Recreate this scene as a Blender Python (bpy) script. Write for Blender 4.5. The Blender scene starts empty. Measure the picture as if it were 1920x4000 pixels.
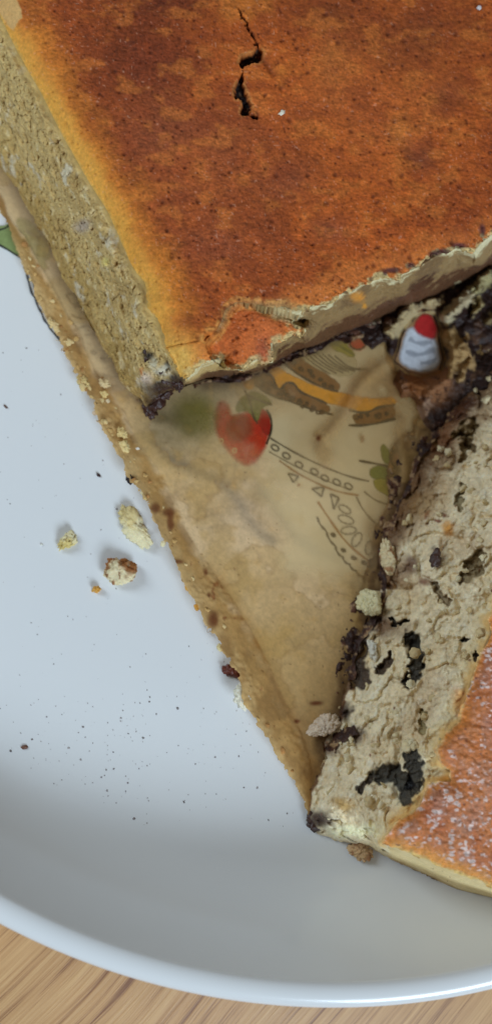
import bpy, math, random
import numpy as np
from mathutils import Vector, Matrix, Quaternion
random.seed(7); RNG = np.random.default_rng(7)
S = bpy.context.scene
MM = 0.001                       # everything below is worked out in millimetres

# ------------------------------------------------------------------ camera
FPX, CX, CY, HCAM = 3777.0, 960.0, 2000.0, 210.0
n = Vector((-500, -700, -FPX)).normalized()
QROT = n.rotation_difference(Vector((0, 0, -1)))
RM = np.array(QROT.to_matrix())
cam = bpy.data.cameras.new('camera'); cam_ob = bpy.data.objects.new('camera', cam)
S.collection.objects.link(cam_ob); S.camera = cam_ob
cam_ob.location = (0, 0, HCAM*MM); cam_ob.rotation_mode = 'QUATERNION'; cam_ob.rotation_quaternion = QROT
cam.sensor_fit = 'VERTICAL'; cam.sensor_height = 36; cam.sensor_width = 36; cam.lens = 36*FPX/4000
cam.clip_start = 0.005; cam.clip_end = 20
cam.dof.use_dof = True; cam.dof.focus_distance = 0.195; cam.dof.aperture_fstop = 10.0
# ------------------------------------------------------------------ light
def srgb(r, g, b):
    return tuple(((c/255/12.92) if c <= 10 else ((c/255+0.055)/1.055)**2.4) for c in (r, g, b))
W = bpy.data.worlds.new('World'); S.world = W; W.use_nodes = True
bg = W.node_tree.nodes['Background']; bg.inputs[0].default_value = (1.0, 0.90, 0.76, 1); bg.inputs[1].default_value = 0.12
def lamp(name, loc, target, sx, sy, power, col):
    L = bpy.data.lights.new(name, 'AREA'); L.shape = 'RECTANGLE'; L.size = sx; L.size_y = sy
    L.energy = power; L.color = col
    o = bpy.data.objects.new(name, L); S.collection.objects.link(o); o.location = loc
    o.rotation_euler = (Vector(target)-Vector(loc)).to_track_quat('-Z', 'Y').to_euler()
    return o
lamp('window_light', (0.58, -1.12, 0.86), (0.02, 0.02, 0), 0.60, 0.5, 17.5, (0.70, 0.86, 1.0))
lamp('side_fill', (-0.56, 0.34, 0.50), (-0.02, 0.0, 0), 0.30, 0.40, 2.9, (0.74, 0.89, 1.0))  # added fill light from upper left, no window known there
S.view_settings.view_transform = 'Standard'; S.view_settings.look = 'None'
S.view_settings.exposure = 0.18; S.view_settings.gamma = 1.0
S.cycles.max_bounces = 8; S.cycles.transparent_max_bounces = 8

# ------------------------------------------------------------------ geometry helpers
def ray(px, py):
    px = np.asarray(px, float); py = np.asarray(py, float)
    d = np.stack([(px-CX)/FPX, (CY-py)/FPX, -np.ones_like(px)], -1)
    return d @ RM.T
def U(px, py, z):                # a pixel of the photograph, on the level z (mm)
    d = ray(px, py); z = np.asarray(z, float)
    t = (z-HCAM)/d[..., 2]
    return np.stack([d[..., 0]*t, d[..., 1]*t, z+0*t], -1)
def proj(P):
    q = (P-np.array([0, 0, HCAM])) @ RM
    return CX+FPX*q[..., 0]/-q[..., 2], CY-FPX*q[..., 1]/-q[..., 2]

def h3(ix, iy, iz, s):
    h = (ix.astype(np.int64)*73856093) ^ (iy.astype(np.int64)*19349663) ^ (iz.astype(np.int64)*83492791) ^ (s*2654435761)
    h = h & 0xffffffff
    h = ((h ^ (h >> 16))*0x45d9f3b) & 0xffffffff
    h = ((h ^ (h >> 16))*0x45d9f3b) & 0xffffffff
    return ((h ^ (h >> 16)) & 0xffffff)/float(0xffffff)
def vn(P, sc, s=0):
    P = P/np.asarray(sc, float); I = np.floor(P); F = P-I; F = F*F*(3-2*F)
    r = 0
    for a in (0, 1):
        for b in (0, 1):
            for c in (0, 1):
                w = (F[..., 0] if a else 1-F[..., 0])*(F[..., 1] if b else 1-F[..., 1])*(F[..., 2] if c else 1-F[..., 2])
                r = r+w*h3(I[..., 0]+a, I[..., 1]+b, I[..., 2]+c, s)
    return r*2-1
def fbm(P, sc, o=4, s=0, g=0.5):
    r = 0; a = 1; t = 0
    for k in range(o):
        r = r+a*vn(P+17.3*k, np.asarray(sc, float)/2**k, s+k*31); t += a; a *= g
    return r/t
def worley(P, sc, s=0):
    P = P/np.asarray(sc, float); I = np.floor(P); F1 = np.full(P.shape[:-1], 9.0); F2 = F1.copy(); idv = F1*0
    for a in (-1, 0, 1):
        for b in (-1, 0, 1):
            for c in (-1, 0, 1):
                x, y, z = I[..., 0]+a, I[..., 1]+b, I[..., 2]+c
                d = np.sqrt((x+h3(x, y, z, s+1)-P[..., 0])**2+(y+h3(x, y, z, s+2)-P[..., 1])**2+(z+h3(x, y, z, s+3)-P[..., 2])**2)
                m = d < F1
                F2 = np.where(m, F1, np.minimum(F2, d)); idv = np.where(m, h3(x, y, z, s+4), idv); F1 = np.where(m, d, F1)
    return F1, F2, idv
def ss(x, a, b):
    t = np.clip((x-a)/(b-a), 0, 1); return t*t*(3-2*t)
def mixc(c, k, col):             # blend colour field c towards col with weight k
    k = np.clip(k, 0, 1)[..., None]; return c*(1-k)+np.array(col)*k

def dline(X, Y, L, closed=False, par=False):
    L = np.array(L, float); n_ = len(L); D = np.full(X.shape, 1e18); T = np.zeros(X.shape)
    for i in range(n_ if closed else n_-1):
        a, b = L[i], L[(i+1) % n_]; e = b-a; l2 = (e@e) or 1e-9
        t = np.clip(((X-a[0])*e[0]+(Y-a[1])*e[1])/l2, 0, 1)
        d = (X-a[0]-t*e[0])**2+(Y-a[1]-t*e[1])**2
        m = d < D; D = np.where(m, d, D)
        if par: T = np.where(m, i+t, T)
    D = np.sqrt(D)
    return (D, T) if par else D
def inside(X, Y, L):
    L = np.array(L, float); r = np.zeros(X.shape, bool); n_ = len(L)
    for i in range(n_):
        x1, y1 = L[i]; x2, y2 = L[(i+1) % n_]
        if y1 == y2: continue
        r ^= ((y1 > Y) != (y2 > Y)) & (X < (x2-x1)*(Y-y1)/(y2-y1)+x1)
    return r
def sdf(X, Y, L):                # negative inside
    d = dline(X, Y, L, True); return np.where(inside(X, Y, L), -d, d)
def smooth_line(L, it=2, closed=False):
    L = np.array(L, float)
    for _ in range(it):
        Q = []
        m = len(L) if closed else len(L)-1
        if not closed: Q.append(L[0])
        for i in range(m):
            a, b = L[i], L[(i+1) % len(L)]; Q += [a*.75+b*.25, a*.25+b*.75]
        if not closed: Q.append(L[-1])
        L = np.array(Q)
    return L

COL = S.collection
def link(name, me, m, parent=None, smooth=True):
    o = bpy.data.objects.new(name, me); COL.objects.link(o)
    if m: me.materials.append(m)
    if parent: o.parent = parent
    if smooth and len(me.polygons): me.polygons.foreach_set('use_smooth', [True]*len(me.polygons))
    return o
def mesh(name, V, F, col=None):
    me = bpy.data.meshes.new(name); V = np.asarray(V, float)*MM; F = np.asarray(F, np.int32)
    me.vertices.add(len(V)); me.vertices.foreach_set('co', V.astype(np.float32).ravel())
    k = F.shape[1]
    me.loops.add(F.size); me.loops.foreach_set('vertex_index', F.ravel())
    me.polygons.add(len(F)); me.polygons.foreach_set('loop_start', np.arange(0, F.size, k, dtype=np.int32))
    me.polygons.foreach_set('loop_total', np.full(len(F), k, np.int32))
    if col is not None:
        c = np.asarray(col, np.float32)
        if c.shape[1] == 3: c = np.concatenate([c, np.ones((len(c), 1), np.float32)], 1)
        a = me.color_attributes.new('tint', 'FLOAT_COLOR', 'POINT'); a.data.foreach_set('color', c.astype(np.float32).ravel())
    me.update(); me.validate(); return me
def tag(o, label=None, cat=None, group=None, kind=None):
    for k, v in (('label', label), ('category', cat), ('group', group), ('kind', kind)):
        if v: o[k] = v
    return o
def empty(name, loc):
    o = bpy.data.objects.new(name, None); COL.objects.link(o); o.location = [c*MM for c in loc]; o.empty_display_size = 0.01; return o
def reparent(o, p):
    bpy.context.view_layer.update(); o.parent = p; o.matrix_parent_inverse = Matrix.Translation(p.location).inverted()

def relief(name, poly, step, zf, disp, colf, m, parent=None, jag=None, extra_mask=None, up=0.0):
    """a surface of real depth: zf(X,Y) its level under each point, disp() knocks it along its normal"""
    poly = np.array(poly, float)
    x0, y0 = poly.min(0)-3*step; x1, y1 = poly.max(0)+3*step
    x0 = max(x0, -170); x1 = min(x1, 2090); y0 = max(y0, -190); y1 = min(y1, 4150)
    X, Y = np.meshgrid(np.arange(x0, x1, step), np.arange(y0, y1, step))
    sd = sdf(X, Y, poly)
    Z0 = zf(X, Y, sd); P = U(X, Y, Z0)
    if jag is not None: sd = sd+jag(P)
    if extra_mask is not None: sd = np.maximum(sd, extra_mask(X, Y, P))
    gy, gx = np.gradient(sd, step); g = np.maximum(np.hypot(gx, gy), 0.3)
    snap = (sd > 0) & (sd < 1.5*step)
    Xs = np.where(snap, X-sd*gx/g**2, X); Ys = np.where(snap, Y-sd*gy/g**2, Y)
    Z = zf(Xs, Ys, np.minimum(sd, 0)); P = U(Xs, Ys, Z)
    du = np.gradient(P, axis=1); dv = np.gradient(P, axis=0); N = np.cross(du, -dv)
    # soften the normals
    for _ in range(3):
        N[1:-1, 1:-1] = (N[1:-1, 1:-1]*2+N[:-2, 1:-1]+N[2:, 1:-1]+N[1:-1, :-2]+N[1:-1, 2:])/6
    N /= np.linalg.norm(N, axis=-1, keepdims=True)+1e-12
    N = np.where(N[..., 2:3] < -0.2, -N, N)
    D = disp(Xs, Ys, sd, P, N) if disp else 0*Z
    E = np.array([0, 0, HCAM])-P; E /= np.linalg.norm(E, axis=-1, keepdims=True); Dn = N*(1-up)+E*up
    P2 = P+Dn*D[..., None]
    C = colf(Xs, Ys, sd, P, D)
    ok = sd < 1.5*step
    fm = ok[:-1, :-1] & ok[1:, :-1] & ok[:-1, 1:] & ok[1:, 1:] & ((sd[:-1, :-1] < 0) | (sd[1:, :-1] < 0) | (sd[:-1, 1:] < 0) | (sd[1:, 1:] < 0))
    I = np.arange(X.size).reshape(X.shape)
    F = np.stack([I[:-1, :-1], I[1:, :-1], I[1:, 1:], I[:-1, 1:]], -1)[fm]
    used = np.unique(F); re = np.full(X.size, -1); re[used] = np.arange(len(used))
    me = mesh(name, P2.reshape(-1, 3)[used], re[F], C.reshape(-1, C.shape[-1])[used])
    return link(name, me, m, parent)

# ------------------------------------------------------------------ materials
def mat(name):
    m = bpy.data.materials.new(name); m.use_nodes = True; nt = m.node_tree; nt.nodes.clear()
    out = nt.nodes.new('ShaderNodeOutputMaterial'); p = nt.nodes.new('ShaderNodeBsdfPrincipled')
    nt.links.new(p.outputs[0], out.inputs[0]); return m, nt, p, out
def nd(nt, t, **k):
    o = nt.nodes.new(t)
    for a, b in k.items(): setattr(o, a, b)
    return o
def noise_node(nt, scale, detail=4, rough=0.6, coord=None, dist=0.0):
    x = nd(nt, 'ShaderNodeTexNoise'); x.inputs['Scale'].default_value = scale; x.inputs['Detail'].default_value = detail
    x.inputs['Roughness'].default_value = rough; x.inputs['Distortion'].default_value = dist
    nt.links.new(coord, x.inputs['Vector']); return x
def tinted(name, vary, vscale, bump, bscale, rough, gloss_rough=None, sss=0, sssr=(1, .6, .35), coat=0, spec=0.4, bdist=0.0003):
    m, nt, p, out = mat(name); L = nt.links.new
    tc = nd(nt, 'ShaderNodeTexCoord').outputs['Object']; at = nd(nt, 'ShaderNodeVertexColor', layer_name='tint')
    nz = noise_node(nt, vscale, 5, 0.65, tc)
    mr = nd(nt, 'ShaderNodeMapRange'); mr.inputs[1].default_value = .25; mr.inputs[2].default_value = .75
    mr.inputs[3].default_value = 1-vary; mr.inputs[4].default_value = 1+vary; L(nz.outputs[0], mr.inputs[0])
    vm = nd(nt, 'ShaderNodeVectorMath', operation='SCALE'); L(at.outputs[0], vm.inputs[0]); L(mr.outputs[0], vm.inputs['Scale'])
    L(vm.outputs[0], p.inputs['Base Color'])
    b = nd(nt, 'ShaderNodeBump'); b.inputs['Strength'].default_value = bump; b.inputs['Distance'].default_value = bdist
    nb = noise_node(nt, bscale, 5, 0.7, tc); L(nb.outputs[0], b.inputs['Height']); L(b.outputs[0], p.inputs['Normal'])
    if gloss_rough is not None:
        r = nd(nt, 'ShaderNodeMapRange'); r.inputs[3].default_value = gloss_rough; r.inputs[4].default_value = rough
        L(at.outputs[1], r.inputs[0]); L(r.outputs[0], p.inputs['Roughness'])
    else: p.inputs['Roughness'].default_value = rough
    p.inputs['Specular IOR Level'].default_value = spec
    if sss:
        p.inputs['Subsurface Weight'].default_value = sss; p.inputs['Subsurface Radius'].default_value = sssr
        p.inputs['Subsurface Scale'].default_value = 0.0014
    if coat: p.inputs['Coat Weight'].default_value = coat; p.inputs['Coat Roughness'].default_value = 0.3
    return m
M_CRUMB = tinted('sponge_crumb', 0.13, 900, 0.5, 2500, 0.9, 0.28, sss=0.25, sssr=(1, .75, .5), spec=0.3)
M_CRUST = tinted('baked_crust', 0.20, 1500, 0.8, 1800, 0.60, 0.28, spec=0.22, bdist=0.0005)
M_CHOC = tinted('dark_chocolate', 0.25, 700, 0.6, 900, 0.38, spec=0.5)
M_PRINT = tinted('glazed_print', 0.16, 900, 0.0, 300, 0.25, spec=0.5)
def _soft(m):
    nt = m.node_tree; out = [x for x in nt.nodes if x.type == 'OUTPUT_MATERIAL'][0]; p = [x for x in nt.nodes if x.type == 'BSDF_PRINCIPLED'][0]; at = [x for x in nt.nodes if x.type == 'VERTEX_COLOR'][0]
    tr = nt.nodes.new('ShaderNodeBsdfTransparent'); mx = nt.nodes.new('ShaderNodeMixShader')
    nt.links.new(at.outputs[1], mx.inputs[0]); nt.links.new(tr.outputs[0], mx.inputs[1]); nt.links.new(p.outputs[0], mx.inputs[2]); nt.links.new(mx.outputs[0], out.inputs[0])
_soft(M_PRINT)

M_CRUST2 = tinted('glossy_crust', 0.20, 1500, 0.8, 1800, 0.34, 0.26, spec=0.7, bdist=0.0005)
def ceramic():
    m, nt, p, out = mat('white_glazed_ceramic'); L = nt.links.new
    tc = nd(nt, 'ShaderNodeTexCoord').outputs['Object']
    nz = noise_node(nt, 18, 3, 0.5, tc); cr = nd(nt, 'ShaderNodeValToRGB')
    cr.color_ramp.elements[0].color = (0.76, 0.77, 0.785, 1); cr.color_ramp.elements[1].color = (0.80, 0.805, 0.81, 1)
    L(nz.outputs[0], cr.inputs[0]); L(cr.outputs[0], p.inputs['Base Color'])
    n2 = noise_node(nt, 9, 3, 0.6, tc); mr = nd(nt, 'ShaderNodeMapRange'); mr.inputs[3].default_value = 0.10; mr.inputs[4].default_value = 0.22
    L(n2.outputs[0], mr.inputs[0]); L(mr.outputs[0], p.inputs['Roughness'])
    p.inputs['Specular IOR Level'].default_value = 0.5; return m
M_PLATE = ceramic()

def paper_mat():
    m, nt, p, out = mat('greasy_baking_paper'); L = nt.links.new
    tc = nd(nt, 'ShaderNodeTexCoord').outputs['Object']; at = nd(nt, 'ShaderNodeVertexColor', layer_name='tint')
    nz = noise_node(nt, 1400, 4, 0.7, tc); mr = nd(nt, 'ShaderNodeMapRange'); mr.inputs[3].default_value = .86; mr.inputs[4].default_value = 1.14
    L(nz.outputs[0], mr.inputs[0]); vm = nd(nt, 'ShaderNodeVectorMath', operation='SCALE'); L(at.outputs[0], vm.inputs[0]); L(mr.outputs[0], vm.inputs['Scale'])
    L(vm.outputs[0], p.inputs['Base Color']); p.inputs['Roughness'].default_value = 0.62; p.inputs['Specular IOR Level'].default_value = 0.3
    b = nd(nt, 'ShaderNodeBump'); b.inputs['Strength'].default_value = .35; b.inputs['Distance'].default_value = 0.0002
    L(noise_node(nt, 2200, 4, .7, tc).outputs[0], b.inputs['Height']); L(b.outputs[0], p.inputs['Normal'])
    tl = nd(nt, 'ShaderNodeBsdfTranslucent'); L(vm.outputs[0], tl.inputs[0])
    m1 = nd(nt, 'ShaderNodeMixShader'); m1.inputs[0].default_value = 0.25; L(p.outputs[0], m1.inputs[1]); L(tl.outputs[0], m1.inputs[2])
    tr = nd(nt, 'ShaderNodeBsdfTransparent'); tr.inputs[0].default_value = (0.96, 0.84, 0.62, 1)
    n3 = noise_node(nt, 120, 4, .6, tc); ad = nd(nt, 'ShaderNodeMath', operation='MULTIPLY_ADD'); L(n3.outputs[0], ad.inputs[0]); ad.inputs[1].default_value = 0.25; ad.inputs[2].default_value = -0.125
    a2 = nd(nt, 'ShaderNodeMath', operation='ADD', use_clamp=True); L(ad.outputs[0], a2.inputs[0]); L(at.outputs[1], a2.inputs[1])
    m2 = nd(nt, 'ShaderNodeMixShader'); L(a2.outputs[0], m2.inputs[0]); L(tr.outputs[0], m2.inputs[1]); L(m1.outputs[0], m2.inputs[2])
    L(m2.outputs[0], out.inputs[0]); return m
M_PAPER = paper_mat()

def wood_mat():
    m, nt, p, out = mat('oiled_oak'); L = nt.links.new
    tc = nd(nt, 'ShaderNodeTexCoord').outputs['Object']
    mp = nd(nt, 'ShaderNodeMapping'); mp.inputs['Rotation'].default_value = (0, 0, math.radians(-43)); L(tc, mp.inputs[0])
    wp = noise_node(nt, 9, 2, .5, mp.outputs[0]); mx = nd(nt, 'ShaderNodeVectorMath', operation='MULTIPLY_ADD')
    L(wp.outputs['Color'], mx.inputs[0]); mx.inputs[1].default_value = (0.0, 0.02, 0); L(mp.outputs[0], mx.inputs[2])
    def streak(sx, sy, det):
        q = nd(nt, 'ShaderNodeVectorMath', operation='MULTIPLY'); q.inputs[1].default_value = (sx, sy, 1); L(mx.outputs[0], q.inputs[0])
        return noise_node(nt, 1.0, det, 0.65, q.outputs[0])
    a = streak(9, 420, 5); b = streak(40, 1700, 4); c = streak(4, 60, 2)
    r1 = nd(nt, 'ShaderNodeValToRGB'); e = r1.color_ramp.elements
    e[0].position = .38; e[0].color = (*srgb(136, 92, 62), 1); e[1].position = .64; e[1].color = (*srgb(218, 176, 124), 1)
    k = r1.color_ramp.elements.new(.48); k.color = (*srgb(196, 150, 102), 1)
    s1 = nd(nt, 'ShaderNodeMath', operation='MULTIPLY_ADD'); L(b.outputs[0], s1.inputs[0]); s1.inputs[1].default_value = .45; 
    s0 = nd(nt, 'ShaderNodeMath', operation='MULTIPLY_ADD'); L(a.outputs[0], s0.inputs[0]); s0.inputs[1].default_value = .55; s0.inputs[2].default_value = 0
    L(s0.outputs[0], s1.inputs[2]); L(s1.outputs[0], r1.inputs[0])
    r2 = nd(nt, 'ShaderNodeMapRange'); r2.inputs[3].default_value = .85; r2.inputs[4].default_value = 1.2; L(c.outputs[0], r2.inputs[0])
    vm = nd(nt, 'ShaderNodeVectorMath', operation='SCALE'); L(r1.outputs[0], vm.inputs[0]); L(r2.outputs[0], vm.inputs['Scale'])
    L(vm.outputs[0], p.inputs['Base Color']); p.inputs['Roughness'].default_value = 0.5
    bp = nd(nt, 'ShaderNodeBump'); bp.inputs['Strength'].default_value = .4; bp.inputs['Distance'].default_value = .0003; L(b.outputs[0], bp.inputs['Height']); L(bp.outputs[0], p.inputs['Normal'])
    return m
M_WOOD = wood_mat()

# ------------------------------------------------------------------ table and plate
TZ = -7.0
V = []; F = []
bx = [(-420, -420), (420, -420), (420, 420), (-420, 420)]
V = [(x, y, TZ) for x, y in bx]+[(x, y, TZ-25) for x, y in bx]
F = [(0, 1, 2, 3), (7, 6, 5, 4)]+[(i+4, (i+1) % 4+4, (i+1) % 4, i) for i in range(4)]
tab = link('wooden_table', mesh('wooden_table', V, F), M_WOOD, smooth=False)
tag(tab, 'light brown wooden table top with dark diagonal grain under the plate', 'table')

HR = 24.0
def fit_circle(P):
    A = np.c_[2*P[:, :2], np.ones(len(P))]; b = (P[:, :2]**2).sum(1); s = np.linalg.lstsq(A, b, rcond=None)[0]
    return s[0], s[1], math.sqrt(s[2]+s[0]**2+s[1]**2)
rim_px = np.array([(0, 3614), (240, 3718), (485, 3808), (750, 3878), (1000, 3922), (1405, 3938), (1660, 3912), (1920, 3861)], float)
cxr, cyr, rr = fit_circle(U(rim_px[:, 0], rim_px[:, 1], HR-1.5))
foot_px = np.array([(0, 3023), (404, 3200), (728, 3315), (1000, 3388), (1163, 3444)], float)
FP = U(foot_px[:, 0], foot_px[:, 1], 0.5)
rf = np.hypot(FP[:, 0]-cxr, FP[:, 1]-cyr)
print('PLATE', cxr, cyr, rr, rf)
RF = float(rf.mean()); PC = np.array([cxr, cyr])
prof = [(0.01, 0.0)]+[(r, 0.0) for r in np.linspace(8, RF-2, 14)]
dr = rr-RF
bez = lambda p, t: tuple((1-t)**3*np.array(p[0])+3*(1-t)**2*t*np.array(p[1])+3*(1-t)*t*t*np.array(p[2])+t**3*np.array(p[3]))
prof += [bez([(RF-2, 0), (RF+4.5, 0), (RF+dr*.62, 6), (rr-4.7, HR-.9)], t) for t in np.linspace(0, 1, 30)[1:]]
for a in np.linspace(150, -60, 14)[0:]:     # rounded lip
    prof.append((rr-2.5+2.5*math.cos(math.radians(a)), HR-1.6+1.7*math.sin(math.radians(a))))
prof += [bez([(rr-1.2, HR-3), (rr-6, 8), (RF+5, -3), (RF-4, -3.2)], t) for t in np.linspace(0, 1, 14)[1:]]
prof += [(RF-6, TZ+.4), (RF-9, TZ+.4), (RF-11, -3.5), (0.01, -3.5)]
prof = np.array(prof); NA = 360
ang = np.linspace(0, 2*math.pi, NA, endpoint=False)
V = np.stack([prof[None, :, 0]*np.cos(ang)[:, None]+PC[0], prof[None, :, 0]*np.sin(ang)[:, None]+PC[1], np.repeat(prof[None, :, 1], NA, 0)], -1)
K = len(prof); I = np.arange(NA*K).reshape(NA, K); J = np.roll(I, -1, 0)
F = np.stack([I[:, :-1], J[:, :-1], J[:, 1:], I[:, 1:]], -1).reshape(-1, 4)
plate = empty('plate', (PC[0], PC[1], TZ))
tag(plate, 'round white glazed plate with raised rim and a printed picture of cake and strawberries', 'plate')
dish = link('dish', mesh('dish', V.reshape(-1, 3), F), M_PLATE); reparent(dish, plate)

# printed picture: flat enamel shapes lying on the glaze
LIFT = 0.02
def print_part(name, shapes, label=None, soft=7, al=1.0):
    """shapes: ('fill', pts, colour) or ('line', pts, width_px, colour); pts in photograph pixels, laid on the floor"""
    from mathutils.geometry import tessellate_polygon
    global LIFT
    Vs, Fs, Cs = [], [], []
    for sh in shapes:
        LIFT += 0.002; lift = LIFT
        if sh[0] == 'fill':
            L = smooth_line(sh[1], 2, True); c = np.array(sh[2]); m = len(L)
            if ((L[:, 0]*np.roll(L[:, 1], -1)-L[:, 1]*np.roll(L[:, 0], -1)).sum()) < 0: L = L[::-1]
            L = L+RNG.normal(0, 1.3, L.shape)
            T = np.roll(L, -1, 0)-np.roll(L, 1, 0); T /= np.linalg.norm(T, axis=1, keepdims=True)+1e-9; No = np.stack([T[:, 1], -T[:, 0]], 1)
            Q = U(L[:, 0], L[:, 1], lift); O = L+No*soft; R = U(O[:, 0], O[:, 1], lift); b0 = len(Vs)
            tri = tessellate_polygon([[Vector((q[0], q[1], 0)) for q in Q]])
            Vs += list(Q)+list(R); Cs += [[*c, al]]*m+[[*c, 0]]*m; Fs += [tuple(b0+i for i in t) for t in tri]
            for i in range(m):
                j = (i+1) % m; Fs += [(b0+i, b0+j, b0+m+j), (b0+i, b0+m+j, b0+m+i)]
        else:
            L = smooth_line(sh[1], 2); Q = U(L[:, 0], L[:, 1], lift); w = sh[2]*0.0556/2; c = np.array(sh[3])
            T = np.gradient(Q, axis=0); T /= np.linalg.norm(T, axis=1, keepdims=True)+1e-9; Nn = np.stack([-T[:, 1], T[:, 0], 0*T[:, 0]], 1)
            wv = w*(1+0.45*np.sin(np.arange(len(Q))*1.1+len(Vs)))[:, None]
            b0 = len(Vs)
            for q, nn, ww in zip(Q, Nn, wv): Vs += [q-nn*(ww+.18), q-nn*ww*.4, q+nn*ww*.4, q+nn*(ww+.18)]; Cs += [[*c, 0], [*c, al*.9], [*c, al*.9], [*c, 0]]
            for i in range(len(Q)-1):
                for k in range(3): Fs += [(b0+4*i+k, b0+4*i+k+1, b0+4*i+k+5), (b0+4*i+k, b0+4*i+k+5, b0+4*i+k+4)]
    Fs = np.array(Fs); Vs = np.array(Vs)
    a, b, c_ = Vs[Fs[:, 0]], Vs[Fs[:, 1]], Vs[Fs[:, 2]]; up = np.cross(b-a, c_-a)[:, 2] < 0
    Fs[up] = Fs[up][:, ::-1]
    o = link(name, mesh(name, Vs, Fs, Cs), M_PRINT, smooth=False); reparent(o, plate)
    if label: o['label'] = label
    return o
W_ = srgb(240, 225, 200); INK = srgb(52, 54, 58); RED = srgb(205, 45, 42); RED2 = srgb(170, 25, 30); GRN = srgb(120, 140, 75); GRN2 = srgb(160, 165, 80)
YEL = srgb(250, 190, 50); BRN = srgb(140, 100, 60); BRN2 = srgb(105, 70, 42); GREY = srgb(128, 126, 120); PALE = srgb(205, 205, 195)
def ell(cx, cy, a, b, ang=0, n_=14):
    t = np.linspace(0, 2*math.pi, n_, endpoint=False); c, s = math.cos(math.radians(ang)), math.sin(math.radians(ang))
    return [(cx+a*math.cos(u)*c-b*math.sin(u)*s, cy+a*math.cos(u)*s+b*math.sin(u)*c) for u in t]
def ring(cx, cy, a, b, ang=0): e = ell(cx, cy, a, b, ang); return e+[e[0]]
big = [(838, 1585), (880, 1560), (960, 1600), (1010, 1590), (1048, 1602), (1063, 1640), (1058, 1690), (1035, 1740), (1000, 1800), (960, 1835), (910, 1800), (870, 1740), (840, 1670)]
SB = print_part('printed_strawberry', [('fill', [(850, 1600), (870, 1570), (885, 1600), (900, 1640), (960, 1625), (1010, 1600), (1040, 1640), (1040, 1700), (1015, 1765), (975, 1815), (935, 1795), (880, 1735), (848, 1670)], RED)], soft=20, al=.95)
print_part('printed_strawberry_shading', [('fill', [(900, 1640), (960, 1630), (980, 1680), (940, 1720), (890, 1700)], srgb(170, 60, 48)), ('fill', [(990, 1720), (1030, 1700), (1010, 1760), (980, 1790)], srgb(226, 78, 60))], soft=22, al=.6)
print_part('printed_strawberry_highlight', [('fill', [(985, 1598), (1035, 1600), (1056, 1640), (1053, 1700), (1030, 1690), (1008, 1640)], RED2), ('line', [(1040, 1598), (1062, 1640), (1058, 1690), (1040, 1735)], 6, INK)]+[('line', ring(x, y, 7, 9, 20), 3, W_) for x, y in ((863, 1723), (915, 1760))], soft=5)
print_part('printed_leaf', [('fill', [(955, 1545), (1000, 1530), (1050, 1565), (1060, 1580), (1015, 1590), (1005, 1650), (985, 1620), (965, 1600), (920, 1610), (930, 1570)], GRN),
    ('line', [(960, 1540), (1000, 1560), (1062, 1582)], 5, INK), ('line', [(955, 1525), (975, 1560), (985, 1620), (1005, 1655)], 5, INK),
    ])
print_part('printed_leaf', [('fill', [(710, 1580), (760, 1570), (800, 1600), (810, 1650), (780, 1680), (735, 1670)], GRN2)], soft=60, al=.8)
print_part('printed_icing', [('fill', [(952, 1450), (1000, 1440), (1066, 1426), (1110, 1455), (1163, 1483), (1260, 1525), (1325, 1535), (1405, 1555), (1470, 1562), (1540, 1553),
    (1545, 1580), (1478, 1592), (1430, 1612), (1373, 1592), (1276, 1574), (1219, 1550), (1163, 1525), (1114, 1490), (1095, 1520), (1075, 1510), (1070, 1466), (1025, 1452), (1000, 1500), (975, 1523), (945, 1500)], YEL)])
print_part('printed_sponge', [
    ('fill', [(1075, 1385), (1130, 1370), (1200, 1410), (1270, 1465), (1325, 1500), (1320, 1528), (1260, 1512), (1190, 1480), (1120, 1430)], BRN),
    ('line', [(1075, 1390), (1120, 1430), (1190, 1480), (1260, 1514), (1320, 1530)], 7, INK),
    ('fill', [(990, 1465), (1030, 1455), (1066, 1470), (1078, 1520), (1100, 1530), (1115, 1494), (1150, 1500), (1165, 1530), (1219, 1555), (1276, 1578), (1290, 1610), (1230, 1600), (1150, 1570), (1060, 1545), (1000, 1510)], BRN),
    ('line', [(985, 1480), (990, 1462), (1025, 1453), (1066, 1466), (1076, 1518), (1098, 1522), (1114, 1492), (1150, 1498), (1165, 1528), (1219, 1552), (1276, 1576)], 8, INK),
    ('line', [(990, 1500), (1060, 1548), (1150, 1574), (1230, 1604), (1300, 1620)], 6, INK),
    ('fill', [(1380, 1620), (1440, 1612), (1480, 1590), (1530, 1582), (1545, 1630), (1480, 1650), (1390, 1660)], BRN),
    ('line', [(1360, 1600), (1400, 1612), (1440, 1610), (1480, 1588), (1540, 1582)], 8, INK), ('line', [(1360, 1662), (1440, 1662), (1545, 1635)], 9, INK)]
    + [('fill', ell(x+random.uniform(-8, 8), y+random.uniform(-6, 6), random.uniform(4, 9), random.uniform(3, 6), random.uniform(0, 90)), BRN2) for x, y in
       [(1110+i*23, 1395+i*15) for i in range(9)]+[(1020+i*26, 1490+i*13) for i in range(10)]+[(1390+i*24, 1632-i*3) for i in range(6)]+[(1030+i*26, 1515+i*12) for i in range(9)]])
cream = []
for k in range(7):
    x = 1160+k*24; cream.append(('line', [(x, 1365+k*4), (x+60, 1420+k*3), (x+130, 1462-k*3)], 4, GREY))
print_part('printed_cream', [('fill', [(1150, 1365), (1240, 1340), (1340, 1360), (1400, 1420), (1370, 1470), (1300, 1465), (1220, 1430)], PALE)]+cream)
print_part('printed_strawberry', [('fill', ell(1284, 1308, 22, 20), RED), ('line', ring(1284, 1308, 22, 20), 5, INK)])
print_part('printed_strawberry', [('fill', ell(1396, 1338, 32, 28), RED), ('line', ring(1396, 1338, 32, 28), 5, INK)])
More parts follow.
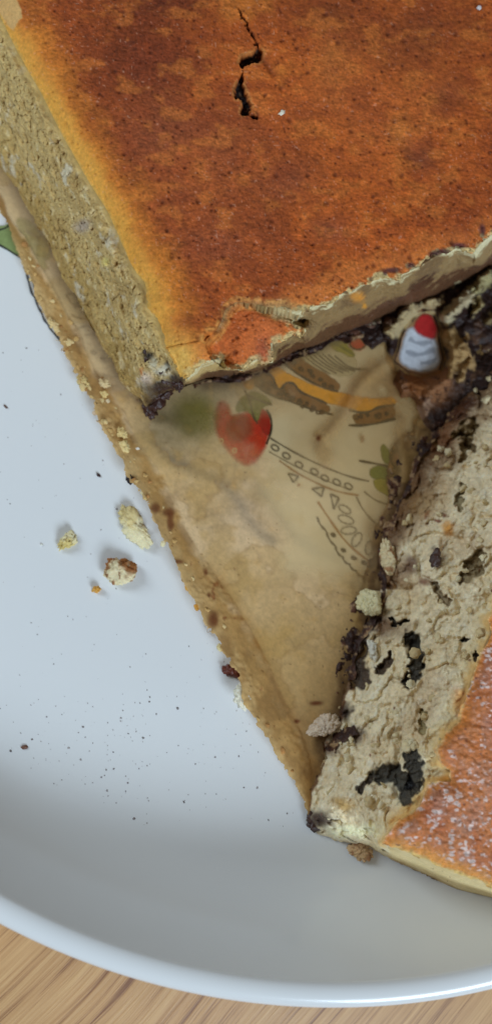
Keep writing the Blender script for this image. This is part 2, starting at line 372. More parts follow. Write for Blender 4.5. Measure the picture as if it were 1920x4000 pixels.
print_part('printed_leaf', [('fill', [(1290, 1330), (1320, 1300), (1345, 1310), (1350, 1350), (1385, 1385), (1370, 1395), (1330, 1370), (1300, 1365)], GRN2), ('line', [(1300, 1340), (1340, 1360), (1385, 1390)], 5, GRN)])
W1 = srgb(200, 208, 222); GB = srgb(108, 116, 132)
print_part('printed_sponge', [('fill', [(1520, 1260), (1640, 1190), (1740, 1240), (1760, 1420), (1680, 1480), (1560, 1470), (1510, 1400)], srgb(170, 132, 92))], soft=20)
print_part('printed_cream_swirl', [('fill', [(1600, 1285), (1650, 1290), (1690, 1330), (1708, 1400), (1696, 1432), (1650, 1442), (1604, 1434), (1562, 1405), (1574, 1370), (1582, 1330)], srgb(222, 230, 244))], soft=16)
print_part('printed_cream_shading', [('line', [(1596, 1322), (1630, 1345), (1684, 1335)], 20, GB), ('line', [(1582, 1372), (1630, 1390), (1696, 1365)], 24, GB), ('line', [(1640, 1418), (1680, 1416), (1704, 1398)], 18, GB)], soft=14, al=.34)
print_part('printed_cherry', [('fill', [(1628, 1262), (1650, 1232), (1680, 1240), (1700, 1290), (1690, 1322), (1660, 1310), (1622, 1284)], srgb(196, 44, 48))], soft=14)
print_part('printed_leaf', [('fill', [(1490, 1735), (1510, 1750), (1530, 1800), (1510, 1815), (1490, 1790)], GRN), ('fill', [(1585, 1750), (1650, 1725), (1660, 1745), (1600, 1785), (1585, 1770)], GRN),
    ('fill', [(1445, 1830), (1490, 1820), (1540, 1850), (1520, 1870), (1450, 1870)], GRN), ('fill', [(1450, 1870), (1540, 1875), (1590, 1840), (1600, 1900), (1540, 1945), (1480, 1920)], GRN2),
    ('line', [(1400, 1800), (1470, 1812), (1520, 1822), (1545, 1860)], 7, INK)])
lace = [('line', [(1055, 1712), (1120, 1752), (1200, 1795), (1290, 1835), (1370, 1865), (1440, 1880)], 5, INK), ('line', [(1050, 1765), (1130, 1810), (1210, 1850), (1300, 1890), (1370, 1915)], 3.5, GREY)]
for x, y in ((1074, 1750), (1118, 1781), (1167, 1816), (1227, 1843), (1268, 1868), (1314, 1884), (1360, 1900)):
    lace.append(('line', ring(x, y, 16, 10, 32), 5, INK))
for T in ([(1217, 1910), (1264, 1903), (1255, 1940)], [(1290, 1930), (1323, 1945), (1303, 1990)], [(1125, 1850), (1165, 1860), (1145, 1885)]):
    c = np.mean(T, 0); lace.append(('line', [T[0], T[0], T[0], T[1], T[1], T[1], T[2], T[2], T[2], T[0], T[0]], 6, INK)); 
lace += [('line', [(1090, 1800), (1160, 1850), (1260, 1900), (1330, 1925), (1400, 1935)], 6, srgb(160, 120, 80)), ('line', [(1240, 1960), (1300, 2050), (1350, 2120), (1420, 2180), (1470, 2210)], 8, srgb(170, 130, 86)), ('line', [(1390, 1940), (1420, 2000), (1470, 2050), (1500, 2060)], 5, GREY), ('line', [(1420, 1920), (1470, 1960), (1540, 1975)], 5, GREY)]
for (x, y, a, b, g) in ((1350, 2030, 32, 15, 20), (1360, 2072, 30, 15, -5), (1392, 2108, 30, 16, -60), (1440, 2140, 28, 14, -80), (1345, 1990, 26, 13, 30)):
    lace.append(('line', ring(x, y, a, b, g), 5, GREY))
sc = []
pts = [(1235, 2020), (1290, 2110), (1330, 2175), (1365, 2210), (1400, 2245), (1440, 2265), (1490, 2290)]
pl = smooth_line(pts, 2)
for i, (x, y) in enumerate(pl): sc.append((x+5*math.sin(i*2.1), y+5*math.cos(i*2.1)))
lace.append(('line', sc, 6.5, INK))
lace += [('fill', ell(x, y, 8, 4, 25), INK) for x, y in ((1340, 2150), (1380, 2180), (1420, 2198), (1445, 2212), (1300, 2090))]
print_part('printed_lace_border', lace, al=.72)
sl = [(-30, 820), (20, 870), (60, 905), (95, 1040), (105, 1070), (112, 1100), (125, 1150), (140, 1165), (148, 1200), (162, 1218), (172, 1250), (190, 1270), (200, 1290), (222, 1312), (250, 1350), (300, 1400)]
o = print_part('printed_scallop_edge', [('line', sl[3:], 6, INK), ('line', [(x+14, y-6) for x, y in sl[3:]], 3, GREY),
    ('line', [(262, 1148), (290, 1145), (310, 1180), (285, 1195), (258, 1150)], 5, INK), ('line', [(290, 1200), (330, 1195), (350, 1240), (310, 1245), (280, 1230)], 5, INK), ('line', [(310, 1280), (350, 1270), (380, 1300), (330, 1310)], 5, INK),
    ('fill', ell(365, 1378, 9, 4, 30), INK), ('fill', ell(400, 1402, 9, 4, 30), INK), ('line', [(405, 1462), (430, 1475), (470, 1470)], 5, INK), ('line', [(545, 1640), (580, 1690), (640, 1730)], 4, GREY),
    ('line', [(560, 1655), (590, 1652), (600, 1690)], 4, GREY)])
print_part('printed_leaf', [('fill', [(-60, 880), (10, 890), (40, 870), (110, 930), (170, 1010), (190, 1060), (90, 1010), (0, 955), (-60, 930)], srgb(135, 150, 95)), ('line', [(-60, 930), (0, 955), (90, 1012), (180, 1060)], 6, INK),
    ('line', [(-50, 905), (20, 895), (45, 872)], 5, INK), ('fill', [(60, 850), (120, 860), (190, 960), (200, 1020), (150, 1000), (90, 920)], GRN), ('line', [(100, 900), (170, 940), (230, 935)], 6, INK)])

# ------------------------------------------------------------------ baking paper
P_OUT = [(-150, 590), (-60, 720), (0, 822), (24, 875), (61, 952), (81, 1004), (105, 1069), (138, 1153), (174, 1218), (194, 1266), (224, 1310), (253, 1379), (281, 1424), (305, 1480), (325, 1517), (358, 1557), (374, 1606), (394, 1658),
         (429, 1724), (485, 1805), (502, 1878), (550, 1927), (591, 1999), (631, 2096), (688, 2194), (728, 2291), (777, 2380), (809, 2444), (890, 2574), (939, 2671), (950, 2740), (1005, 2829), (1082, 2959), (1147, 3048), (1190, 3125), (1199, 3185)]
P_IN = [(-150, 500), (-60, 660), (0, 750), (20, 782), (32, 835), (61, 879), (101, 924), (129, 976), (190, 1080), (240, 1180), (281, 1250), (313, 1290), (337, 1363), (374, 1444), (422, 1504), (491, 1618), (515, 1674), (558, 1749), (623, 1838), (688, 1967), (728, 2064), (809, 2202), (890, 2315), (1000, 2490), (1057, 2609), (1114, 2730), (1190, 2900), (1225, 3050), (1235, 3170)]
paper_poly = P_OUT+[(1300, 3230), (1600, 3330), (2090, 3440), (2090, 300), (1500, 300), (500, 600), (-150, 300)]
STRIP = P_OUT+P_IN[::-1]
B_CUT = [(600, 1590), (640, 1555), (690, 1525), (735, 1502), (800, 1480), (900, 1468), (1000, 1450), (1070, 1415), (1150, 1375), (1240, 1345), (1330, 1300), (1440, 1265), (1560, 1205), (1680, 1165), (1800, 1105), (1920, 1045), (2100, 950)]
B2_CUT = [(2100, 1330), (1920, 1405), (1869, 1424), (1800, 1490), (1760, 1560), (1720, 1610), (1690, 1660), (1672, 1725), (1611, 1788), (1600, 1850), (1555, 1962), (1500, 2083), (1478, 2188), (1484, 2285), (1438, 2420), (1385, 2510), (1360, 2650), (1330, 2760), (1310, 2820), (1262, 2900), (1275, 2962), (1249, 3014), (1215, 3079), (1198, 3170), (1195, 3205)]
B_LEFT = [(-300, 150), (-150, 420), (-60, 560), (0, 645), (24, 681), (65, 737), (105, 810), (150, 883), (194, 952), (218, 1021), (239, 1085), (289, 1148), (333, 1229), (370, 1294), (402, 1359), (443, 1424), (467, 1488), (507, 1529), (548, 1561), (568, 1593)]
def paper_z(X, Y, sd):
    do = dline(X, Y, P_OUT); di = dline(X, Y, P_IN); ins = inside(X, Y, STRIP)
    t = np.where(ins, di/(do+di+1e-6), np.where(do < 8, 1.0, 0.0))
    hmax = 2.2+2.4*ss(Y, 1100, 2000)-3.6*ss(Y, 2850, 3150)
    z = 0.5+hmax*t**1.15
    P = U(X, Y, 0)
    z = z+0.22*(fbm(P, 14, 3, 5)+.6)*(1-t)
    # low welts where the sheet does not lie flat
    for L, w, h in ((CREASES[0], 60, .5), (CREASES[1], 40, .4), (CREASES[2], 50, .45), (CREASES[3], 40, .12), (CREASES[4], 22, .7), (CREASES[5], 22, .8)):
        z = z+h*np.exp(-(dline(X, Y, L)/w)**2)*(1-t)
    return z
CREASES = [smooth_line(L) for L in ([(640, 1790), (760, 1850), (860, 1880), (930, 1960), (980, 2050), (1060, 2110)], [(560, 1700), (640, 1780), (740, 1830)], [(1000, 1900), (1090, 1990), (1160, 2120), (1300, 2180)],
    [(1050, 2310), (1180, 2330), (1300, 2310)], [(1270, 1800), (1240, 1730), (1330, 1640), (1400, 1500), (1500, 1420)], [(1560, 1640), (1560, 1740), (1590, 1830), (1570, 1920)])]
HOLE = [(1600, 1280), (1625, 1255), (1655, 1232), (1682, 1240), (1700, 1290), (1700, 1330), (1714, 1400), (1702, 1438), (1650, 1450), (1598, 1441), (1553, 1407), (1568, 1370), (1578, 1320)]
def paper_col(X, Y, sd, P, D):
    c = np.tile(np.array(srgb(208, 184, 150)), X.shape+(1,)) if False else np.ones(X.shape+(3,))*np.array(srgb(240, 206, 158))
    n1 = fbm(P, 11, 4, 9); n2 = fbm(P, 2.5, 4, 19)
    c = mixc(c, ss(n1+.35*n2, 0.0, .35)*.65, srgb(206, 168, 104))
    c = mixc(c, ss(Y+200*n1, 2250, 2600)*.6, srgb(214, 172, 100))
    c = mixc(c, ss(X+160*n1-.5*(Y-1500), 950, 1250)*ss(2300-Y, 0, 200)*.5, srgb(214, 170, 96))
    a = 0.93-0.68*ss(X+0.75*(1900-Y)*0+160*n1, 960, 1160)*ss(-(Y-(2350+60*n1)), 0, 160)
    # faded zone that lets the strawberry and leaf show
    a = a-0.62*np.exp(-(((X-960)/150)**2+((Y-1690)/150)**2)**1.5)
    a = a-0.30*np.exp(-(((X-760)/130)**2+((Y-1620)/120)**2)**1.5)
    ky = (1-ss(Y+60*n1, 1380, 1620))*ss(X, 650, 900); a = a*(1-ky)+np.minimum(a, .26+.2*n1)*ky
    kl = (1-ss(Y, 1350, 1650))*(1-ss(X, 500, 700)); a = a*(1-kl)+np.minimum(a, .5)*kl
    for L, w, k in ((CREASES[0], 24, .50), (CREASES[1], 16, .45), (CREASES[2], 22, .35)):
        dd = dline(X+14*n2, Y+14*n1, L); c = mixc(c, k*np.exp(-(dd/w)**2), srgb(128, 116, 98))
    c = mixc(c, .85*np.exp(-(((X-690)/150)**2+((Y-1650)/120)**2)**1.3+.4*n2), srgb(116, 102, 70)); c = mixc(c, .7*np.exp(-(((X-780)/90)**2+((Y-1600)/90)**2)+.3*n2), srgb(140, 132, 62)); c = mixc(c, .55*np.exp(-(((X-880)/150)**2+((Y-1510)/60)**2)+.3*n2), srgb(110, 92, 62))
    c = mixc(c, .38*np.exp(-(((X-960)/170)**2+((Y-1990)/120)**2)), srgb(206, 178, 150))
    for L, w, k in ((CREASES[4], 34, .6), (CREASES[5], 22, .6)):
        dd = dline(X+18*n2, Y+14*n1, L); k2 = k*np.exp(-(dd/w)**2); c = mixc(c, k2, srgb(182, 140, 92)); a = a+.55*k2
    # smeared area towards the torn bits
    k2 = np.exp(-(((X-1600)/170)**2+((Y-1500)/110)**2))*ss(n2+.3, 0, .5); c = mixc(c, k2, srgb(140, 92, 62)); a = a+.5*k2
    k2 = ss(n2*.6+n1*.4+.15-1.4*np.clip(dline(X, Y, SMEAR)/120, 0, 1), 0, .25); c = mixc(c, k2*.8, srgb(62, 36, 26)); a = a+.8*k2
    dk = 1-ss(dline(X+22*n2, Y+22*n1, B2_CUT)+26*n1, 6, 52); dk = dk*ss(3080-Y, 0, 80); c = mixc(c, dk*.9, srgb(52, 30, 24)); a = a+dk*.9  # chocolate stain on the paper, with contact shadow painted in along the base
    dk = 1-ss(dline(X+14*n2, Y+14*n1, B_LEFT), 8, 70); c = mixc(c, dk*.6, srgb(120, 88, 54)); a = a+dk*.2  # shade at the wall foot painted in, over some baked-on brown
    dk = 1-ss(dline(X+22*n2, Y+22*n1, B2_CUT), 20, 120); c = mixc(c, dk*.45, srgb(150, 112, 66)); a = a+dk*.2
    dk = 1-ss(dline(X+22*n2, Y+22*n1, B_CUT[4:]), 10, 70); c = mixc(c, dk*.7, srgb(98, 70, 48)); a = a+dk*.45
    # baked-on residue of the turned up edge
    ins = inside(X, Y, STRIP); do = dline(X, Y, P_OUT); di = dline(X, Y, P_IN); t = np.where(ins, di/(do+di+1e-6), 0)
    k2 = ss(t+.35*n2, .05, .35); c = mixc(c, k2, srgb(206, 162, 100)); a = np.maximum(a, .97*ss(t, .0, .15))
    k3 = ss(t+.5*n1+.4*n2, .5, .95); c = mixc(c, k3*.6, srgb(230, 196, 138)); k3 = ss(-n1-.5*n2, .0, .4)*ss(t, 0, .1); c = mixc(c, k3*.6, srgb(170, 128, 78))
    k4 = ss(n2+.6*n1, .42, .62)*ss(Y, 1950, 2100)*ss(t, 0, .1); c = mixc(c, k4*.8, srgb(142, 78, 40))
    for (x, y, rx, ry) in ((606, 1985, 20, 22), (660, 2000, 26, 18), (668, 2040, 14, 40), (690, 2195, 26, 10), (800, 2240, 10, 16), (830, 2420, 24, 34), (815, 2330, 8, 12)):
        k5 = np.exp(-(((X-x+10*n2)/rx)**2+((Y-y+10*n1)/ry)**2)**2); c = mixc(c, k5*.85, srgb(118, 58, 30))
    k6 = ss(n1+.4*n2, .0, .4)*ss(Y, 2250, 2600)*ss(np.maximum(t, .001), 0, .02)+np.exp(-(dline(X, Y, P_IN)/26)**2)*ss(Y, 2150, 2300)*.8
    c = mixc(c, k6*.55, srgb(170, 115, 52))
    # little scorched dots
    sp = worley(P, 3.4, 77); k7 = ss(-(sp[0]-.05-.05*sp[2]), 0, .05)*(sp[2] > .35); c = mixc(c, k7*.8, srgb(120, 70, 40))
    # fleck of filling left on the sheet
    for (x, y, rx, ry) in ((1232, 2747, 26, 10), (1245, 1710, 12, 14), (1412, 1715, 9, 16), (1168, 1895, 8, 6), (1158, 2818, 14, 9), (1545, 1790, 12, 22)):
        k5 = np.exp(-(((X-x+.5*(Y-y)*.4+6*n2)/rx)**2+((Y-y)/ry)**2)**2); c = mixc(c, k5*.9, srgb(122, 58, 30)); a = a+k5*.5
    q = fbm(P, 15, 4, 131)+.25*fbm(P, 3, 3, 132); fl = 1-ss(t, 0, .05)
    c = mixc(c, ss(q, .05, .12)*.40*fl, srgb(206, 166, 100)); c = mixc(c, np.exp(-((q-.08)/.035)**2)*.30*fl, srgb(160, 118, 66))
    q = fbm(P, 22, 4, 141)+.2*fbm(P, 3, 3, 142); c = mixc(c, np.exp(-((q+.06)/.03)**2)*.20*fl, srgb(150, 120, 86))
    sp = worley(P, 1.3, 79); c = mixc(c, ss(-(sp[0]-.10-.10*sp[2]), 0, .08)*(sp[2] > .75)*.6, srgb(130, 86, 48))
    c = c*(1+.12*n2[..., None]+.10*vn(P, .35, 6)[..., None]+.08*vn(P, .8, 7)[..., None])
    return np.concatenate([np.clip(c, .01, .95), np.clip(a, .05, 1)[..., None]], -1)
SMEAR = smooth_line([(1290, 1290), (1400, 1270), (1500, 1330), (1560, 1480), (1680, 1600), (1640, 1760), (1590, 1900), (1500, 2080), (1460, 2280), (1400, 2500), (1330, 2760)])
def paper_disp(X, Y, sd, P, N):
    ins = inside(X, Y, STRIP); n2 = fbm(P, 1.6, 4, 41)
    F1, F2, _ = worley(P, 1.1, 8)
    return .06*n2+.10*np.abs(fbm(P, 4.5, 3, 46))+np.where(ins, .5*np.clip(.8-F1, 0, 1)*ss(fbm(P, 5, 2, 3), -.1, .3), 0)
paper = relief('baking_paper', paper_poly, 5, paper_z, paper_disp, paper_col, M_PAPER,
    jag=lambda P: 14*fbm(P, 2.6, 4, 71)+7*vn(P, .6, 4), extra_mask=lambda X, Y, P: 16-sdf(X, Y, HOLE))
tag(paper, 'greasy see-through baking paper under the cake with a browned turned-up edge', 'baking paper')

def warp(P, k=1.0):
    return P+k*(.9*np.stack([fbm(P, 2.4, 3, q) for q in (1, 2, 3)], -1)+.22*np.stack([vn(P, .45, q) for q in (4, 5, 6)], -1))
def fluff(P, s, seed):
    F1, F2, idv = worley(P, s, seed); return np.sqrt(np.clip(1.05-(F1*1.02)**2, 0.02, 1.1))*(.7+.3*idv)
def curds(P, s, seed):
    F1, F2, idv = worley(P, s, seed); e = np.clip((F2-F1)*2.2, 0, 1); return np.sqrt(1-(1-e)**2)*(.55+.45*idv)*.75+.35*np.clip(1-F1, 0, 1), F2-F1, idv
# ------------------------------------------------------------------ cake, upper slab
H1 = 32.0
T_LEFT = [(-80, -190), (-30, -60), (0, 62), (57, 178), (110, 275), (162, 364), (243, 526), (348, 712), (421, 825), (485, 970), (518, 1048), (562, 1105), (574, 1150), (574, 1205), (612, 1245), (631, 1290), (647, 1347), (688, 1412), (705, 1470)]
T_CUT = [(728, 1484), (755, 1459), (784, 1415), (830, 1404), (872, 1401), (886, 1435), (940, 1447), (1003, 1406), (1027, 1420), (1061, 1418), (1064, 1380), (1061, 1343), (1114, 1328), (1139, 1299), (1182, 1309), (1187, 1284), (1139, 1262), (1162, 1232), (1190, 1205),
         (1244, 1195), (1276, 1191), (1325, 1151), (1373, 1143), (1405, 1118), (1486, 1086), (1559, 1094), (1567, 1074), (1632, 1046), (1697, 1005), (1778, 973), (1850, 989), (1875, 957), (1920, 916), (2100, 850)]
TOP = T_LEFT+T_CUT+[(2100, -200)]
BOT = B_LEFT+B_CUT+[(2100, -400), (-300, -400)]
FLAP = [(800, 1345), (850, 1300), (872, 1262), (885, 1215), (920, 1182), (1000, 1190), (1080, 1207), (1150, 1222), (1200, 1240), (1200, 1320), (1070, 1440), (960, 1460), (880, 1440), (820, 1400)]
FCRACK = smooth_line([(800, 1330), (850, 1298), (872, 1262), (885, 1215), (920, 1184), (1000, 1192), (1080, 1207), (1150, 1222), (1185, 1230)])
FCR2 = smooth_line([(640, 1360), (690, 1350), (740, 1338), (775, 1330)])
CRACK = [((928, 35), 6), ((945, 62), 8), ((958, 82), 5), ((975, 120), 7), ((992, 160), 6), ((1006, 182), 9), ((1010, 200), 22), ((1000, 224), 24), ((980, 222), 20), ((958, 234), 25), ((946, 248), 18), ((946, 268), 1), ((946, 285), 1), ((940, 300), 9), ((936, 340), 22), ((940, 366), 26), ((955, 385), 16), ((964, 412), 22), ((960, 436), 22), ((976, 448), 2), ((994, 452), 11), ((1002, 462), 8)]
def crack_mask(X, Y, P):
    L = [c[0] for c in CRACK]; w = np.array([c[1] for c in CRACK]); j = 5*vn(P, .5, 3)+3*vn(P, 1.3, 5)
    d, t = dline(X+j, Y-j, L, par=True); ww = np.interp(t, np.arange(len(w)), np.where(w < 11, w*.6, w*.95))
    return d, ww
def crust1_z(X, Y, sd):
    P = U(X, Y, H1); left = dline(X, Y, T_LEFT); z = H1+0.5*fbm(P, 22, 3, 2)-4.2*(1-ss(left, -30, 120))**2*1.0
    z = z-1.3*(1-ss(dline(X, Y, T_CUT), 0, 130))**2
    f = sdf(X, Y, FLAP); z = z-np.where(f < 0, 3.6*ss(-f, 2, 20)+0.012*np.clip(Y-1200, 0, 300), 0)
    return z
PORES = np.c_[RNG.uniform(-150, 2080, 3600), RNG.uniform(-180, 1480, 3600)]
PR = np.clip(RNG.lognormal(math.log(2.3), .6, 3600), 1.2, 9)
PIT = ((1610, 600, 42, 60, .9), (1580, 552, 7, 9, .8), (1155, 850, 9, 8, .9), (1105, 355, 9, 8, .8), (497, 102, 8, 9, .7), (422, 138, 9, 6, .7), (597, 310, 8, 6, .7), (425, 700, 8, 8, .5), (505, 870, 14, 10, .5), (1215, 955, 6, 6, .8), (1770, 380, 40, 30, .3))
def pores(X, Y):
    """how deep in a pore each point of the grid is (0..1)"""
    m = np.zeros(X.shape); st = X[0, 1]-X[0, 0] if X.shape[1] > 1 else 3; x0, y0 = X[0, 0], Y[0, 0]
    for (x, y), r in zip(PORES, PR):
        i0, i1 = int((y-3*r-y0)/st), int((y+3*r-y0)/st)+2; j0, j1 = int((x-3*r-x0)/st), int((x+3*r-x0)/st)+2
        i0 = max(i0, 0); j0 = max(j0, 0)
        if i1 <= i0 or j1 <= j0 or i0 >= X.shape[0] or j0 >= X.shape[1]: continue
        xs, ys = X[i0:i1, j0:j1], Y[i0:i1, j0:j1]
        m[i0:i1, j0:j1] = np.maximum(m[i0:i1, j0:j1], np.exp(-(((xs-x)**2+(ys-y)**2)/(r*r*1.1))**1.3)*min(1, .45+r/9))
    return m
def crust1_disp(X, Y, sd, P, N):
    global _po
    _po = pores(GX(X), GY(Y)) if False else pores(X, Y)
    d, w = crack_mask(X, Y, P); ck = 1-ss(d, w*.55, w*1.15)
    D = .10*fbm(P, 1.3, 4, 12)+.07*fbm(P, .45, 2, 14)-.38*_po
    F1, F2, _ = worley(P, (1.0, .7, 1), 5); D = D+.08*(.6-F1)+.16*ss(-sdf(X, Y, FLAP), 10, 30)*(curds(P, .9, 77)[0]-.5)
    D = D+.8*(1-ss(dline(X, Y, T_CUT), 14, 46))*(curds(warp(P), .9, 78)[0]-.5)
    wr = fbm(P, (2.6, 1.1, 1), 4, 301); D = D+.16*np.abs(wr)
    D = D-2.6*ck+.5*ck*vn(P, .6, 8)
    fc = dline(X+6*vn(P, .7, 3)+9*vn(P, 2, 3), Y+6*vn(P, .7, 6)+9*vn(P, 2, 4), FCRACK); fw = 10+16*ss(X, 930, 1110); D = D-1.9*np.exp(-(fc/fw)**2)
    D = D-.5*np.exp(-(dline(X+4*vn(P, .7, 3), Y, FCR2)/5)**2)
    for x, y, a, b, k in PIT: D = D-k*.9*np.exp(-(((X-x)/a)**2+((Y-y)/b)**2)**1.2)*(1 if a > 12 else .6)
    D = D+.35*np.exp(-(((X-1560)/40)**2+((Y-500)/60)**2))
    D = D-.5*np.exp(-(dline(X, Y, [(1008, 200), (1035, 245), (1065, 290)])/10)**2)
    return D
def crust1_col(X, Y, sd, P, D):
    n0 = fbm(P, 26, 3, 21); n1 = fbm(P, 7, 4, 22); n2 = fbm(P, 1.1, 4, 23); n3 = vn(P, (.55, .38, 1), 24)
    base = np.ones(X.shape+(3,))*np.array(srgb(198, 98, 38))
    base = mixc(base, ss(n0+.6*n1, -.05, .5)*.7, srgb(158, 74, 32))
    base = mixc(base, ss(-(n0+.8*n1), .1, .5)*.7, srgb(222, 130, 50))
    for x, y, a, b, k, c in ((560, 230, 260, 170, .9, (126, 56, 28)), (640, 20, 240, 70, .8, (108, 46, 24)), (620, 500, 150, 120, .5, (142, 76, 52)), (800, 640, 260, 200, .35, (150, 84, 58)), (1700, 120, 260, 150, .65, (122, 60, 30)), (1280, 40, 260, 100, .6, (124, 58, 28)), (1000, 760, 300, 160, .35, (136, 66, 34)),
                       (1630, 620, 55, 55, .75, (112, 58, 42)), (1590, 590, 22, 46, .4, (90, 48, 34)), (1730, 380, 80, 60, .4, (128, 74, 46)), (1560, 500, 40, 70, .5, (212, 132, 60)), (1300, 250, 80, 140, .3, (205, 128, 62)), (1480, 380, 300, 250, .25, (196, 112, 58)),
                       (850, 960, 170, 90, .3, (160, 88, 62)), (1290, 900, 80, 50, .4, (140, 78, 60)), (1120, 700, 120, 60, .3, (140, 78, 60))):
        base = mixc(base, k*np.exp(-(((X-x)/a)**2+((Y-y)/b)**2)+.5*n1), srgb(*c))
    n7 = fbm(P, (4, 2.6, 1), 4, 311); base = mixc(base, ss(n7, .08, .4)*.45, srgb(218, 124, 54)); base = mixc(base, ss(-n7, .1, .4)*.4, srgb(150, 68, 34))
    dl = dline(X, Y, T_LEFT); dc = dline(X, Y, T_CUT)
    base = mixc(base, (1-ss(dl+110*n1+20*n2, 40, 230))*.8, srgb(232, 142, 52))
    base = mixc(base, (1-ss(dl+50*n1+12*n2, 10, 100))*.85, srgb(242, 176, 74))
    base = mixc(base, .6*(1-ss(dl+9*n2+30*n1*ss(Y, 900, 1100), -2, 14)), srgb(220, 180, 96))
    base = mixc(base, (1-ss(dc+40*n1+12*n2, 20, 130))*.75*ss(X, 700, 800)*(1-.4*ss(X, 1250, 1500)), srgb(226, 132, 60))
    base = mixc(base, (1-ss(dc+34*n2+24*n1, 4, 22))*.9, srgb(232, 206, 144))
    # corner bits are palest
    base = mixc(base, np.exp(-(((X-705)/60)**2+((Y-1420)/95)**2)+.6*n2)*.8, srgb(238, 188, 96))
    f = sdf(X, Y, FLAP); fi = ss(-f, 10, 30)
    base = mixc(base, fi*.75*ss(dc, 14, 36), np.array(srgb(214, 110, 54)))
    base = mixc(base, fi*.6*np.exp(-(((X-1030)/34)**2+((Y-1370)/60)**2)), srgb(170, 84, 66))
    fc = dline(X+6*vn(P, .7, 3)+9*vn(P, 2, 3), Y+6*vn(P, .7, 6)+9*vn(P, 2, 4), FCRACK)
    base = mixc(base, np.exp(-((fc-22-10*ss(X, 950, 1100))/9)**2)*ss(n2+.4, -.1, .5)*.6, srgb(234, 168, 88)); 
    fw = 11+18*ss(X, 930, 1110); base = mixc(base, np.exp(-(fc/fw)**2.0)*.95*ss(X, 830, 880), srgb(178, 150, 98))
    base = mixc(base, (1-ss(dline(X, Y, [(1080, 1226), (1130, 1240), (1165, 1252)]), 8, 30))*.7, srgb(216, 196, 146))
    # the split with filling showing
    d, w = crack_mask(X, Y, P)
    base = mixc(base, np.exp(-((d-w-2)/6)**2)*.4*ss(w, 8, 14), srgb(216, 158, 90))
    base = mixc(base, 1-ss(d, w*.62, w*.92), srgb(30, 21, 22)); base = mixc(base, (1-ss(d, w*.6, w*.8))*ss(vn(P, .5, 41)+.5*n2, .25, .6)*.8, srgb(120, 96, 76))
    base = mixc(base, .6*np.exp(-(dline(X, Y, [(1012, 200), (1035, 245), (1065, 290)])/10)**2), srgb(112, 52, 22))
    # purple chocolate stains on the torn edge
    for x, y, a, b in ((1725, 985, 40, 14), (1790, 962, 34, 12), (1690, 995, 22, 14), (1600, 1038, 22, 12), (1500, 1068, 10, 10), (1880, 900, 14, 30), (1530, 1056, 40, 12)):
        base = mixc(base, .9*np.exp(-(((X-x+6*n2)/a)**2+((Y-y+6*n1)/b)**2)**2), srgb(84, 42, 48))
    base = mixc(base, np.clip(_po*.8, 0, .65)*(.25+.75*ss(dl, 40, 190)), srgb(92, 38, 18))
    n4 = vn(P, (.42, .30, 1), 25); n5 = vn(P, (1.0, .5, 1), 26); ca = (.35+.65*ss(dl, 10, 170))[..., None]; base = base*(1+ca*(.22*n3[..., None]+.22*n2[..., None]+.20*n4[..., None]+.12*n5[..., None]))
    gl = ss(vn(P, .34, 27)+.5*n2, .72, .95); base = mixc(base, gl*.35, srgb(232, 180, 150))  # tiny glints painted into the crust as pale specks
    # top left corner where the crust has peeled
    k = ss(-sdf(X+8*n2, Y+8*n2, [(-190, -190), (60, -190), (70, 0), (92, 40), (92, 70), (66, 95), (55, 125), (35, 110), (0, 60), (-60, -60)]), 0, 8)
    base = mixc(base, k, srgb(226, 178, 112))
    g = np.ones(X.shape)*.75-.5*fi*ss(n2, -.3, .3)-.25*ss(n2+n1, .3, .7)
    return np.concatenate([np.clip(base, 0.004, .95), np.clip(g, 0, 1)[..., None]], -1)
slab = empty('sponge_slab', U(1100, 500, 0.5)+0)
tag(slab, 'large upper slab of sponge with a smooth brown crust split by a dark crack', 'cake')
def jag_top(P):
    px, py = proj(P); l = ss(py, 950, 1150)
    cut = dline(px, py, T_CUT) < 120
    return np.where(cut, 22*fbm(P, 2.2, 4, 31)+7*vn(P, .5, 7), l*(9*fbm(P, 2.2, 3, 31)+4*vn(P, .6, 7)))
o = relief('top_crust', TOP, 3.4, crust1_z, crust1_disp, crust1_col, M_CRUST, up=.5, jag=jag_top); reparent(o, slab)

